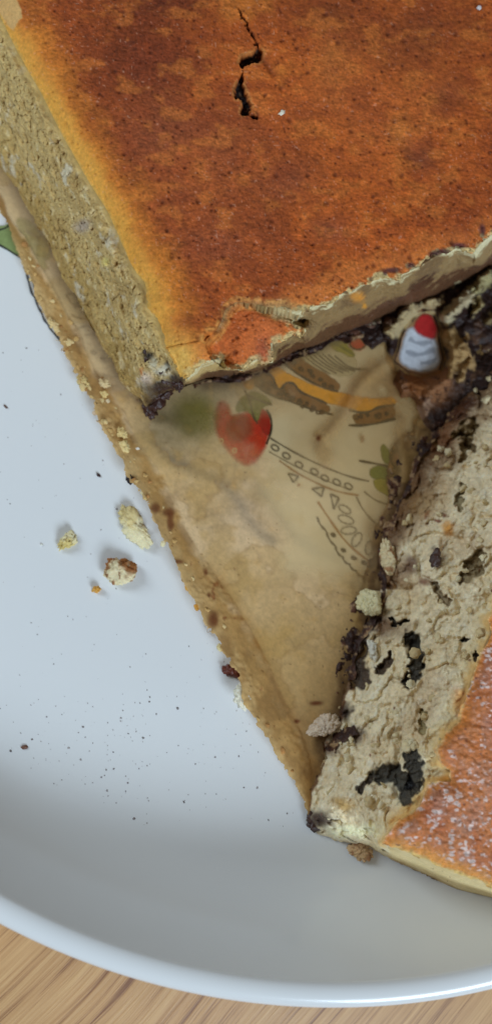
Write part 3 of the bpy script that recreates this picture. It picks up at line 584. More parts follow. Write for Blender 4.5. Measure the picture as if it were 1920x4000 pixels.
def body1_z(X, Y, sd):
    sT = sdf(X, Y, TOP); dT = np.maximum(sT, 0); dB = dline(X, Y, B_LEFT+B_CUT); t = dT/(dT+dB+1e-6)
    left = dline(X, Y, T_LEFT) < dline(X, Y, T_CUT)
    f = np.where(left, t, t)
    top = crust1_z(X, Y, sd)-0.9
    z = top*(1-f)+0.7*f
    return np.where(sT < 0, top-.02*np.minimum(-sT, 60), z)+1.4*f*(sT > 0)
def body1_t(X, Y):
    sT = sdf(X, Y, TOP); dT = np.maximum(sT, 0); dB = dline(X, Y, B_LEFT+B_CUT); return dT/(dT+dB+1e-6)
def body1_disp(X, Y, sd, P, N):
    t = body1_t(X, Y); cut = ss(dline(X, Y, T_LEFT)-dline(X, Y, T_CUT), -30, 30)
    env = ss(t, 0, .12)*(1-.5*ss(t, .9, 1))
    Pw = warp(P)
    c1, e1, _ = curds(Pw, 5, 3); c2, e2, _ = curds(Pw, 1.7, 13); c3, e3, _ = curds(Pw, .75, 23)
    # the left face was drawn against the knife: pores stretched along it
    st = fbm(P @ ROT_L, (5, .8, 2.2), 4, 55)
    pit = ss(st+.3*vn(P, 1.2, 8), .18, .5)
    D = .3*vn(P, .5, 89)+(.5*c1+.5*c2+.34*c3)*(.55+.45*cut)+(1-cut)*(-.75*pit+.8*fbm(P, 1.2, 4, 7)+1.9*fbm(P @ ROT_L, (8, 2.6, 3.5), 4, 91)+1.0*c1+.5*c2+.3*c3)+.9*fbm(P, 8, 3, 81)*(1+cut)
    for x, y, r in ((260, 940, 60), (430, 1030, 26), (70, 420, 70), (560, 1380, 60)): D = D+.6*np.exp(-(((X-x)**2+(Y-y)**2)/r**2))*(.5+c2)
    for L, w, h in CH1: 
        m = np.exp(-(dline(X+8*vn(P, 1, 5), Y+8*vn(P, 1, 6), L)/w)**2); D = D+h*m
    return D*env
CH1 = [([(578, 1375), (590, 1400)], 20, -1.6), ([(650, 1425), (655, 1440)], 12, -1.2), ([(600, 1440), (560, 1470)], 20, .6), ([(640, 1500), (590, 1560)], 26, .5)]
dv = U(350, 712, H1)-U(57, 178, H1); dv[2] = 0; dv /= np.linalg.norm(dv)
ROT_L = np.array([dv, [-dv[1], dv[0], 0], [0, 0, 1]]).T
def body1_col(X, Y, sd, P, D):
    t = body1_t(X, Y); cut = ss(dline(X, Y, T_LEFT)-dline(X, Y, T_CUT), -30, 30); n1 = fbm(P, 8, 3, 61); n2 = fbm(P, 1.5, 4, 62)
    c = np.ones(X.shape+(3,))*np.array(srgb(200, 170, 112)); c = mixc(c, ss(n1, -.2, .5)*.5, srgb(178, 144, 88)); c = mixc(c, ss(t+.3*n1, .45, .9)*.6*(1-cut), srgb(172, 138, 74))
    c = mixc(c, ss(n2+.3*n1, .15, .5)*.6, srgb(222, 202, 156)); c = mixc(c, (1-cut)*ss(fbm(P @ ROT_L, (3.5, .8, 1.6), 4, 95), .12, .42)*.4, srgb(170, 134, 78)); c = mixc(c, (1-cut)*ss(fbm(P, 5, 3, 96)+.5*n2, .3, .6)*.5, srgb(206, 200, 184)); c = mixc(c, ss(-D, .35, 1.3)*.3, srgb(166, 130, 76))  # last mix paints crevice shade: hollows darkened by depth
    c = mixc(c, (1-ss(t+.1*n1, .0, .10))*.5, srgb(216, 176, 100))
    c = mixc(c, cut*.8*ss(X, 1050, 1200), srgb(134, 104, 68)); c = mixc(c, cut*ss(n1+.6*n2, .1, .4)*.6, srgb(110, 82, 54)); c = mixc(c, cut*(1-ss(t+.22*n2+.25*n1, .0, .11))*.8, srgb(238, 226, 180))  # cut face browned to paint in its shade; then chocolate patches, pale lip
    # cut side: filling along its lower half
    k = ss(t+.26*n2+.30*n1, .50, .66)*cut*ss(X, 740, 800); c = mixc(c, k, srgb(70, 40, 28))
    k2 = ss(t+.16*n2+.12*n1, .42, .7)*cut; c = mixc(c, k2*.5, srgb(120, 84, 56)); g = 1-.8*k
    for x, y, a, b, col in ((582, 1385, 22, 16, (24, 18, 20)), (648, 1425, 12, 18, (24, 16, 18)), (625, 1508, 62, 36, (46, 24, 28)), (606, 1562, 44, 38, (48, 26, 26)), (690, 1485, 36, 36, (40, 24, 28)), (635, 1440, 34, 20, (214, 204, 180)), (575, 1470, 24, 26, (210, 186, 166)), (560, 1440, 10, 14, (196, 120, 60)), (600, 1410, 14, 18, (206, 196, 168)),
                            (1395, 1160, 26, 20, (226, 150, 60)), (1420, 1190, 12, 10, (224, 150, 50)), (330, 880, 34, 26, (180, 160, 140)), (420, 1020, 18, 18, (222, 200, 120))):
        k = np.exp(-(((X-x+12*n2)/a)**2+((Y-y+12*n1)/b)**2)**1.6); c = mixc(c, k*.95, srgb(*col))
        if sum(col) < 200: g = g-.7*k
    c = c*(1+.12*n2[..., None]+.14*(h3(*[np.floor(warp(P)/.9)[..., q] for q in range(3)], 5)-.5)[..., None])
    return np.concatenate([np.clip(c, .004, .95), np.clip(g, 0, 1)[..., None]], -1)
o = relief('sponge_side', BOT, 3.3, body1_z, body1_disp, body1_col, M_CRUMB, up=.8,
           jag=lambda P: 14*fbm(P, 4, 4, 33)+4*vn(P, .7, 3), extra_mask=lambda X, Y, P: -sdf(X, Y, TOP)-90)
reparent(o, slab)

# ------------------------------------------------------------------ cake, lower right slab
H2 = 27.0
T2_CUT = [(2100, 1980), (1985, 2120), (1950, 2300), (1925, 2385), (1903, 2420), (1911, 2471), (1866, 2568), (1840, 2640), (1819, 2716), (1800, 2770), (1793, 2813), (1741, 2859), (1702, 2924), (1709, 2975), (1751, 3014), (1751, 3045), (1672, 3060), (1631, 3150), (1534, 3221), (1489, 3290)]
T2_OUT = [(1540, 3312), (1625, 3344), (1735, 3396), (1920, 3467), (2100, 3545)]
TOP2 = T2_CUT+T2_OUT
B2_OUT = [(1243, 3258), (1308, 3282), (1438, 3307), (1535, 3363), (1648, 3412), (1778, 3477), (1920, 3518), (2100, 3600)]
BOT2 = B2_CUT+B2_OUT
def crust2_z(X, Y, sd):
    P = U(X, Y, H2); e = -sdf(X, Y, TOP2)
    return H2+.5*fbm(P, 12, 3, 8)-2.6*(1-ss(dline(X, Y, T2_OUT), -20, 110))**2-1.3*(1-ss(dline(X, Y, T2_CUT), 0, 90))**2-6*ss(2100-Y, 0, 400)
def crust2_disp(X, Y, sd, P, N):
    F1, F2, _ = worley(P, (1.5, .95, 1), 45)
    return .42*np.clip(.75-F1, -.2, 1)+.24*fbm(P, .9, 3, 9)+.4*fbm(P, 6, 2, 10)-.25*np.exp(-(dline(X, Y, [(1800, 2800), (1850, 2830), (1930, 2840)])/6)**2)
def crust2_col(X, Y, sd, P, D):
    n1 = fbm(P, 6, 3, 91); n2 = fbm(P, 1.2, 4, 92); dc = dline(X, Y, T2_CUT); do = dline(X, Y, T2_OUT)
    c = np.ones(X.shape+(3,))*np.array(srgb(208, 120, 56)); c = mixc(c, ss(n1, -.1, .4)*.6, srgb(176, 88, 46)); c = mixc(c, ss(-n1, .1, .5)*.5, srgb(212, 134, 78))
    c = mixc(c, (1-ss(dc+16*n2+20*n1, 8, 46))*.85, srgb(224, 138, 52)); c = mixc(c, (1-ss(dc+10*n2, 0, 12))*.8, srgb(226, 190, 120))
    c = mixc(c, (1-ss(do+22*n2, 24, 70))*.85, srgb(226, 150, 60)); c = mixc(c, (1-ss(do+12*n2, 0, 20))*.9, srgb(230, 196, 118))
    F1, F2, idv = worley(P, (1.2, .75, 1), 45); den = ss(.42+n1+.35*ss(Y, 2900, 3200)-.5*(1-ss(dc, 10, 50)), 0, .5)
    F1, F2, idv = worley(P+.3*np.stack([vn(P, .6, 1), vn(P, .6, 2), 0*X], -1), (1.5, .8, 1), 45); glint = ss(-(F1-.56-.25*(idv-.5)), 0, .25)*den*ss(vn(P, .5, 61)+.7*vn(P, 2.0, 62), -.25, .3)
    c = mixc(c, (.45*ss(fbm(P, 2.5, 3, 65), -.2, .3)*den*ss(do, 20, 60)), srgb(196, 140, 116)); c = mixc(c, glint*.8*ss(do, 20, 50), srgb(242, 222, 216))  # window glints and sheen painted into the crust colour as pale flecks
    c = mixc(c, ss(-(worley(P, 2.4, 49)[0]-.14), 0, .05)*.7, srgb(120, 50, 24))
    c = c*(1+.24*n2[..., None]+.2*vn(P, (.5, .35, 1), 5)[..., None]); g = .8-.7*ss(glint, .1, .5)
    return np.concatenate([np.clip(c, .004, .95), g[..., None]], -1)
slab2 = empty('sponge_slab', U(1800, 2900, 0.5)+0)
tag(slab2, 'smaller torn piece of sponge at lower right with glossy crust and chocolate filling', 'cake')
o = relief('top_crust', TOP2, 3.2, crust2_z, crust2_disp, crust2_col, M_CRUST2, jag=lambda P: 12*fbm(P, 2.0, 3, 37)+5*vn(P, .6, 9)); reparent(o, slab2)

HOLES2 = [([(1600, 2490), (1618, 2540), (1625, 2600), (1600, 2660)], 30, -2.6, (24, 20, 20)), ([(1520, 2420), (1545, 2438), (1580, 2425)], 8, -2.5, (28, 22, 20)), ([(1805, 2505), (1815, 2492)], 11, -2, (28, 16, 14)), ([(1845, 2552), (1875, 2562)], 9, -2, (28, 16, 14)), ([(1862, 2545), (1858, 2575)], 7, -2, (28, 16, 14)),
          ([(1600, 2940), (1622, 3000), (1618, 3060), (1585, 3110)], 32, -1.4, (26, 24, 28)), ([(1480, 3030), (1540, 3020), (1580, 3060)], 34, -1.1, (28, 26, 28)), ([(1400, 3085), (1440, 3050)], 15, -.8, (40, 22, 20)),
          ([(1830, 2200), (1870, 2170), (1865, 2230), (1800, 2260)], 24, -3, (150, 128, 92)), ([(1440, 2420), (1400, 2480), (1385, 2580), (1400, 2650)], 44, -1.2, (56, 34, 28)), ([(1480, 2620), (1520, 2560)], 16, -2, (60, 34, 22)), ([(1700, 2290), (1740, 2350)], 16, -2, (150, 128, 96)),
          ([(1775, 1700), (1850, 1640), (1800, 1790)], 16, -2.5, (140, 116, 76)), ([(1850, 1480), (1880, 1500)], 20, -2, (90, 60, 44)), ([(1650, 2780), (1640, 2860)], 12, -1.8, (160, 140, 96)), ([(1800, 1900), (1790, 1990)], 14, -1.8, (150, 132, 96)), ([(1790, 1690), (1840, 1740)], 16, -2, (120, 96, 60))]
STAIN2 = [(1605, 2210, 36, 40, (98, 54, 38), .85), (1696, 2175, 22, 34, (80, 34, 28), .95), (1655, 2277, 26, 18, (120, 62, 44), .8), (1560, 2250, 60, 60, (150, 114, 84), .5), (1665, 2010, 10, 22, (120, 48, 24), .9), (1733, 2008, 10, 12, (120, 60, 34), .9), (1708, 2034, 12, 7, (120, 50, 24), .9), (1747, 2063, 26, 26, (226, 158, 70), .9),
          (1492, 2440, 44, 50, (128, 88, 60), .85), (1345, 2780, 30, 36, (52, 28, 24), .95), (1385, 2870, 32, 34, (84, 46, 36), .85), (1285, 2920, 44, 40, (104, 66, 44), .8), (1338, 3136, 48, 26, (186, 140, 60), .75), (1245, 3208, 60, 40, (58, 30, 22), .95), (1385, 3245, 100, 30, (248, 240, 196), .9),
          (1560, 2460, 60, 40, (140, 110, 80), .55), (1480, 2330, 30, 30, (120, 84, 60), .5), (1450, 2200, 26, 60, (90, 50, 36), .6), (1720, 1690, 60, 90, (150, 100, 66), .6), (1780, 1620, 50, 40, (96, 56, 40), .8), (1830, 1570, 50, 22, (84, 50, 40), .8), (1640, 1980, 60, 60, (176, 140, 90), .5), (1560, 3190, 60, 40, (220, 160, 80), .5), (1790, 2740, 34, 50, (222, 150, 80), .6), (1740, 3040, 40, 16, (214, 140, 50), .8)]
def body2_z(X, Y, sd):
    sT = sdf(X, Y, TOP2); dT = np.maximum(sT, 0); dB = dline(X, Y, B2_CUT+B2_OUT); t = dT/(dT+dB+1e-6)
    top = crust2_z(X, Y, sd)-.8; z = top*(1-t)**.9+.7*(1-(1-t)**.9)
    return np.where(sT < 0, top-.02*np.minimum(-sT, 60), z)
def body2_disp(X, Y, sd, P, N):
    sT = sdf(X, Y, TOP2); dT = np.maximum(sT, 0); dB = dline(X, Y, B2_CUT+B2_OUT); t = dT/(dT+dB+1e-6)
    out = ss(dline(X, Y, T2_CUT)-dline(X, Y, B2_OUT), -10, 40)*ss(X, 1480, 1530)
    Q = warp(P, 1.2)
    Q = warp(P, .55); c0 = fluff(Q, 9, 2); c1 = fluff(Q, 4.4, 3); c2 = fluff(Q, 1.9, 13); c3 = fluff(Q, .85, 23)
    D = 2.2*c0+2.4*c1+1.3*c2+.85*c3-5.0+.7*fbm(P, 2.0, 4, 88)+.24*vn(P, .5, 89)+.20*vn(P, .32, 90)+2.4*fbm(P, 7, 2, 55)
    rg = np.abs(fbm(Q, 6.5, 3, 57)); D = D-1.6*(1-ss(rg, .0, .16))
    D = D*(1-.85*out)
    for L, w, h, _ in HOLES2: D = D+h*(1-ss(dline(X+14*vn(P, 1.1, 5)+6*vn(P, .4, 2), Y+14*vn(P, 1.1, 6), L), w*.5, w*1.25))
    return D*ss(t, 0, .08)*(1-.7*ss(t, .93, 1))
def body2_col(X, Y, sd, P, D):
    n1 = fbm(P, 7, 3, 61); n2 = fbm(P, 1.5, 4, 62); n3 = fbm(P, 3, 3, 68)
    c = np.ones(X.shape+(3,))*np.array(srgb(236, 218, 182)); c = mixc(c, ss(n1, -.1, .5)*.45, srgb(218, 190, 142)); c = c*(1+.10*vn(P, .5, 93)[..., None]); c = mixc(c, ss(n2, .1, .5)*.5, srgb(250, 242, 218)); c = mixc(c, ss(fbm(P, 10, 3, 203)+.3*n2, .25, .5)*.35, srgb(186, 148, 104)); c = c*(1+.20*(h3(*[np.floor(warp(P)/.8)[..., q] for q in range(3)], 5)-.5)[..., None])
    dB = dline(X, Y, B2_CUT); dT = dline(X, Y, T2_CUT); g = np.ones(X.shape)
    wz = np.interp(Y, [1300, 1500, 1800, 2000, 2150, 2350, 2600, 2850, 2300], [70, 90, 74, 84, 40, 60, 120, 70, 6])
    k = 1-ss(dB+26*n3+26*n2, wz*.6, wz*1.5); c = mixc(c, k*.95, srgb(50, 28, 24)); g = g-.7*k
    k = 1-ss(dB+40*n3+30*n2, wz*1.2, wz*2.6); c = mixc(c, k*.55, srgb(150, 108, 68))
    c = mixc(c, (1-ss(dT+24*n2+20*n1, 4, 34))*.75, srgb(232, 170, 84)); c = mixc(c, (1-ss(dT+30*n2, 20, 80))*.3, srgb(232, 204, 130))
    o = ss(dline(X, Y, T2_CUT)-dline(X, Y, T2_OUT), 0, 30)*ss(X, 1480, 1530); c = mixc(c, o*.7, srgb(226, 196, 128)); c = mixc(c, o*(1-ss(dline(X, Y, B2_OUT)+8*n2, 0, 14))*.7, srgb(150, 104, 60))
    for x, y, a, b, col, kk in STAIN2:
        k = np.exp(-(((X-x+22*n2)/a)**2+((Y-y+22*n3)/b)**2)**1.8); c = mixc(c, k*kk, srgb(*col)); g = g-(.7*k if sum(col) < 220 else 0)
    for L, w, h, col in HOLES2:
        k = 1-ss(dline(X+14*vn(P, 1.1, 5)+6*vn(P, .4, 2), Y+14*vn(P, 1.1, 6), L), w*.8, w*1.2); c = mixc(c, k*.93, srgb(*col)); g = g-(.6*k if sum(col) < 220 else 0)
    sp = worley(P, 2.6, 78); k7 = ss(-(sp[0]-.10-.06*sp[2]), 0, .06)*(sp[2] > .6); c = mixc(c, k7*.8, srgb(120, 62, 34))
    return np.concatenate([np.clip(c, .004, .95), np.clip(g, 0, 1)[..., None]], -1)
o = relief('torn_side', BOT2, 3.2, body2_z, body2_disp, body2_col, M_CRUMB, up=.9,
           jag=lambda P: 16*fbm(P, 3.0, 3, 34)*(proj(P)[1] < 3190)+4*vn(P, .7, 3), extra_mask=lambda X, Y, P: -sdf(X, Y, TOP2)-70)
reparent(o, slab2)

# ------------------------------------------------------------------ torn bottom bits left between the two slabs
R_POLY = [(1300, 1300), (1360, 1240), (1500, 1200), (1600, 1110), (1800, 1010), (2090, 900), (2090, 1600), (1900, 1560), (1800, 1600), (1740, 1660), (1690, 1690), (1650, 1650), (1625, 1590), (1600, 1550), (1560, 1560), (1530, 1500), (1545, 1450), (1520, 1400), (1500, 1340), (1450, 1370), (1400, 1310), (1350, 1315)]
LUMPS = [([(1525, 1300), (1560, 1265), (1620, 1220), (1690, 1180)], 30, 3.6, (222, 196, 146)), ([(1740, 1240), (1790, 1190), (1825, 1160)], 26, 4.5, (226, 206, 164)), ([(1860, 1120), (1900, 1080)], 28, 5, (206, 190, 136)), ([(1770, 1090), (1830, 1060)], 22, 4, (200, 180, 136)), ([(1750, 1320), (1790, 1370), (1760, 1430)], 36, 2.4, (206, 166, 110)),
         ([(1810, 1330), (1830, 1420), (1790, 1490)], 20, 2.6, (202, 162, 108)), ([(1720, 1480), (1690, 1540)], 34, 1.8, (178, 124, 84)), ([(1600, 1480), (1640, 1520)], 30, 1.0, (170, 108, 60)), ([(1650, 1610), (1660, 1580)], 24, 1.5, (196, 158, 130)), ([(1720, 1660), (1740, 1665)], 18, 1.5, (150, 110, 100)), ([(1900, 1260), (1925, 1230)], 16, 2, (150, 130, 90)), ([(1455, 1240), (1475, 1245)], 14, 2.5, (210, 190, 160)), ([(1880, 1180), (1850, 1220)], 16, 3.5, (210, 186, 130))]
def rem_z(X, Y, sd):
    P = U(X, Y, 0); z = .9+1.3*(fbm(P, 6, 3, 15)+.7)
    for L, w, h, c in LUMPS: z = z+h*np.exp(-(dline(X+22*vn(P, 2.2, 3)+8*vn(P, .8, 3), Y+22*vn(P, 2.2, 4)+8*vn(P, .8, 9), L)/(w*.9))**2.5)
    z = z-1.5*np.exp(-(((X-1880)/90)**2+((Y-1340)/90)**2))
    return np.maximum(z*ss(-sd, -4, 30)*(.1+.9*ss(sdf(X, Y, HOLE), 14, 60))+.45, .55)
def rem_disp(X, Y, sd, P, N):
    Q = warp(P); c1, _, _ = curds(Q, 3, 33); c2, _, _ = curds(Q, 1.3, 35); return (1.0*c1+.55*c2-.5)*ss(sdf(X, Y, HOLE), 8, 50)*ss(-sd, 0, 30)
def rem_col(X, Y, sd, P, D):
    n1 = fbm(P, 4, 3, 65); n2 = fbm(P, 1.3, 3, 66); c = np.ones(X.shape+(3,))*np.array(srgb(46, 28, 24)); g = np.full(X.shape, .3)
    c = mixc(c, ss(n1, .1, .4)*.6, srgb(112, 80, 58))
    c = mixc(c, np.exp(-(((X-1640)/130)**2+((Y-1520)/80)**2)**2)*.8, srgb(150, 100, 64))
    for L, w, h, col in LUMPS:
        k = 1-ss(dline(X+22*vn(P, 2.2, 3)+8*vn(P, .8, 3), Y+22*vn(P, 2.2, 4)+8*vn(P, .8, 9), L)+10*n2, w*.6, w*1.25); c = mixc(c, k*.9, np.array(srgb(*col))*.72); g = g+.7*k
    c = mixc(c, ss(n2+.5*n1, .35, .55)*.7, srgb(60, 34, 26))
    return np.concatenate([np.clip(c, .004, .95), np.clip(g, 0, 1)[..., None]], -1)
o = relief('torn_cake_bottom', R_POLY, 4.5, rem_z, rem_disp, rem_col, M_CRUMB, up=.9, jag=lambda P: 12*fbm(P, 2.5, 3, 39), extra_mask=lambda X, Y, P: 10-sdf(X, Y, HOLE))
tag(o, 'torn cake base smeared with chocolate, stuck to the paper in the gap at upper right', 'cake remains')

# ------------------------------------------------------------------ lumps: crumbs, chocolate chunks
def ico(n_=3):
    import bmesh
    b = bmesh.new(); bmesh.ops.create_icosphere(b, subdivisions=n_, radius=1); b.verts.ensure_lookup_table()
    V = np.array([v.co[:] for v in b.verts]); F = np.array([[v.index for v in f.verts] for f in b.faces]); b.free(); return V, F
ICO = {k: ico(k) for k in (1, 2, 3, 4, 5)}
def lump(px, py, z, rx, ry, rz, ang, seed, lvl=4, rough=.35, tone=(220, 200, 150), tone2=None, dark=None, curd=1.0):
    """verts/faces/colours of one crumbly lump; radii in mm, angle in degrees seen from above"""
    V0, F0 = ICO[lvl]; c, s = math.cos(math.radians(ang)), math.sin(math.radians(ang))
    o = np.array([seed*7.31, seed*3.77, seed*1.93]); r = np.array([rx, ry, rz]); m = (rx*ry*rz)**(1/3)
    Q = V0*r; R1 = 1+rough*fbm(Q+o, m*1.1, 3, seed)
    Qw = warp(Q+o, .8); c1, _, _ = curds(Qw, min(1.5, m*.8), seed+5); R1 = R1+.55*fbm(Q+o, m*2.0, 2, seed+40)*rough*1.6+.34*(c1-.6)*curd*2*min(1, 1.4/m)
    if lvl > 3: c2, _, _ = curds(Qw, .6, seed+6); R1 = R1+.55/max(m, .8)*(c2-.5); R1 = R1+.20*vn(Q+o, .35, seed)/max(m, .8)
    Q = Q*R1[:, None]; Q[:, 2] = np.maximum(Q[:, 2], -rz*.75)
    Q = np.stack([Q[:, 0]*c-Q[:, 1]*s, Q[:, 0]*s+Q[:, 1]*c, Q[:, 2]], 1)
    ctr = U(px, py, z+rz*.7); C = np.ones((len(Q), 3))*np.array(srgb(*tone))
    nn = fbm(Q+o, m*.9, 3, seed+2)
    if tone2: C = mixc(C, ss(nn+.5*(Q[:, 1]/max(ry, .1)), -.1, .5), srgb(*tone2))
    if dark: C = mixc(C, ss(fbm(Q+o, m*.6, 3, seed+9), .15, .35)*.9, srgb(*dark))
    C = C*(1+.1*nn[:, None])
    return Q+ctr, F0, C
def one_lump(name, m, *a, parent=None, label=None, cat=None, group=None, **k):
    V, F, C = lump(*a, **k); o = link(name, mesh(name, V, F, C), m)
    base = V.mean(0); base[2] = V[:, 2].min()
    if parent: reparent(o, parent)
    else:
        me = o.data; co = np.empty(len(me.vertices)*3, np.float32); me.vertices.foreach_get('co', co); co = co.reshape(-1, 3)-base*MM
        me.vertices.foreach_set('co', co.astype(np.float32).ravel()); o.location = base*MM; me.update()
    tag(o, label, cat, group); return o
def many(name, m, items, parent=None, label=None, cat=None, kind='stuff'):
    Vs, Fs, Cs, b = [], [], [], 0
    for a, k in items:
        V, F, C = lump(*a, **k); Vs.append(V); Fs.append(F+b); Cs.append(C); b += len(V)
    o = link(name, mesh(name, np.concatenate(Vs), np.concatenate(Fs), np.concatenate(Cs)), m)
    if parent: reparent(o, parent)
    tag(o, label, cat, kind=kind); return o

CR = dict(lvl=5)
# crumbs lying on the plate
one_lump('crumb', M_CRUMB, 250, 2125, 0, 2.3, 1.45, 1.3, 55, 3, rough=.7, label='pale yellow crumb on the plate, leftmost of the three big ones', cat='crumb', group='big crumbs on the plate', tone=(222, 198, 128), tone2=(228, 214, 170), **CR)
one_lump('crumb', M_CRUMB, 520, 2060, 0, 4.6, 2.0, 1.2, -52, 11, rough=.7, label='long pale flat crumb on the plate nearest the paper edge', cat='crumb', group='big crumbs on the plate', tone=(236, 222, 180), tone2=(226, 204, 146), **CR)
one_lump('crumb', M_CRUMB, 468, 2228, 0, 2.7, 2.3, 1.7, -20, 9, rough=.6, label='round crumb on the plate stained brown on its upper side', cat='crumb', group='big crumbs on the plate', tone=(232, 216, 176), tone2=(160, 104, 58), dark=(140, 84, 46), **CR)
one_lump('crumb', M_CRUMB, 375, 2302, 0, .75, .65, .9, 0, 14, label='tiny orange crumb below the brown stained one', cat='crumb', tone=(226, 166, 80), lvl=4)
one_lump('crumb', M_CRUMB, 163, 2127, 0, .3, .25, .2, 0, 15, label='tiny white speck of crumb left of the leftmost big crumb', cat='crumb', tone=(240, 238, 225), lvl=2)
one_lump('chocolate_crumb', M_CHOC, 98, 2919, 0, .65, .4, .25, 0, 16, label='small brown chocolate crumb on the plate, far left near the rim', cat='crumb', tone=(120, 78, 58), lvl=3)
one_lump('chocolate_crumb', M_CHOC, 385, 1855, 0, .5, .28, .25, -40, 17, label='dark chocolate fleck on the plate, above the long pale crumb', cat='crumb', tone=(60, 36, 34), lvl=3)
one_lump('chocolate_crumb', M_CHOC, 22, 1588, 0, .5, .22, .2, -35, 18, label='brown chocolate fleck on the plate at the left edge', cat='crumb', tone=(100, 66, 50), lvl=3)
one_lump('chocolate_crumb', M_CHOC, 905, 2622, .2, 1.9, 1.1, .9, -25, 19, label='reddish brown chocolate flake tucked under the paper edge', cat='crumb', tone=(110, 52, 38), lvl=4)
one_lump('chocolate_crumb', M_CHOC, 508, 1870, 3.2, .9, 1.0, .7, 30, 20, label='black chocolate chip stuck to the outer edge of the paper', cat='crumb', tone=(36, 22, 22), lvl=4)
one_lump('crumb_flake', M_CRUMB, 950, 2722, 3.0, 1.3, 2.0, .8, 20, 21, label='white ragged flake hanging on the lower paper edge', cat='crumb', tone=(236, 228, 206), lvl=4, rough=.7)
# on the paper edge
for i, (x, y, rx, ry, a, t, lb) in enumerate(((325, 1497, 1.5, 2.1, 30, (226, 196, 134), 'cream yellow crumb on the paper edge, left of the slab corner'), (410, 1500, 1.3, 1.1, -20, (228, 200, 150), 'tan crumb on the paper edge close to the slab corner'), (405, 1540, 1.0, .7, 10, (226, 196, 132), 'small tan crumb just below the one by the slab corner'),
        (476, 1692, 1.2, 1.5, 20, (232, 202, 138), 'upper cream crumb of two on the paper beside the printed strawberry'), (482, 1745, 1.5, 1.3, -10, (234, 206, 144), 'lower cream crumb of two on the paper beside the printed strawberry'), (420, 1568, .7, .6, 0, (232, 208, 168), 'tiny pale crumb with a dark spot on the paper strip'), (538, 1752, .5, .4, 0, (238, 228, 210), 'tiny whitish crumb right of the two cream crumbs'),
        (210, 1270, 2.0, 1.2, -50, (228, 196, 140), 'tan crumb clump on the narrow part of the paper edge'), (555, 1925, .6, .5, 0, (236, 222, 180), 'tiny pale crumb at the paper edge below the black chip'), (636, 2125, .6, .7, 0, (236, 222, 180), 'tiny pale crumb hanging on the middle of the paper edge'), (735, 2300, .7, 1.1, 25, (226, 166, 80), 'orange crumb on the paper edge, upper of two'), (770, 2372, .7, .9, 25, (226, 166, 80), 'orange crumb on the paper edge, lower of two'),
        (860, 2530, .7, 1.2, 35, (232, 212, 160), 'pale crumb sliver on the lower part of the paper edge'), (370, 1612, .7, .6, 0, (228, 200, 170), 'small pinkish crumb on the outer paper edge'), (270, 1335, 1.1, .9, 10, (226, 196, 140), 'tan crumb on the paper strip beside the valley'))):
    one_lump('crumb', M_CRUMB, x, y, 1.6+1.2*(y > 1650)+(.8 if x < 400 else 0), rx*.82, ry*.82, min(rx, ry)*.55, a, 30+i, label=lb, cat='crumb', group='crumbs on the paper edge', tone=t, lvl=4 if rx > .8 else 3, rough=.5)
# loose clumps against the torn piece
one_lump('crumb_clump', M_CRUMB, 1440, 2352, 1.5, 2.7, 3.0, 2.4, 20, 50, label='pale round crumb clump between paper and torn piece, middle height', cat='crumb', tone=(226, 214, 170), group='loose crumb clumps by the torn piece', **CR)
one_lump('crumb_clump', M_CRUMB, 1514, 2172, 3.5, 1.6, 3.5, 1.8, 4, 51, label='upright finger shaped crumb on the torn piece, highest clump', cat='crumb', tone=(228, 208, 166), dark=(170, 120, 80), group='loose crumb clumps by the torn piece', **CR)
one_lump('crumb_clump', M_CRUMB, 1262, 2835, 1.0, 3.3, 1.9, 1.9, 22, 52, label='pinkish white crumb clump on the paper near the bottom corner', cat='crumb', tone=(222, 200, 176), group='loose crumb clumps by the torn piece', **CR)
one_lump('crumb_clump', M_CRUMB, 1455, 2535, 4.5, .9, 2.0, 1.0, 10, 53, label='small white crumb sitting in the dark chocolate of the torn piece', cat='crumb', tone=(228, 222, 206), group='loose crumb clumps by the torn piece', lvl=4)
one_lump('crumb_clump', M_CRUMB, 1405, 3325, 0, 2.7, 2.0, 1.3, -20, 54, label='ragged brownish crumb below the white edge of the torn piece', cat='crumb', tone=(206, 170, 128), dark=(150, 104, 70), rough=.7, **CR)
one_lump('crumb_flake', M_CRUMB, 1097, 441, H1-.3, 1.0, .45, .3, 28, 55, label='small white flake on the big crust right of the crack', cat='crumb', tone=(240, 226, 200), lvl=4, rough=.7)
one_lump('sugar_grain', M_CRUMB, 1867, 31, H1+.1, .55, .5, .45, 0, 56, label='pale sugar grain on the crust at the top right', cat='sugar', tone=(214, 206, 204), lvl=3)
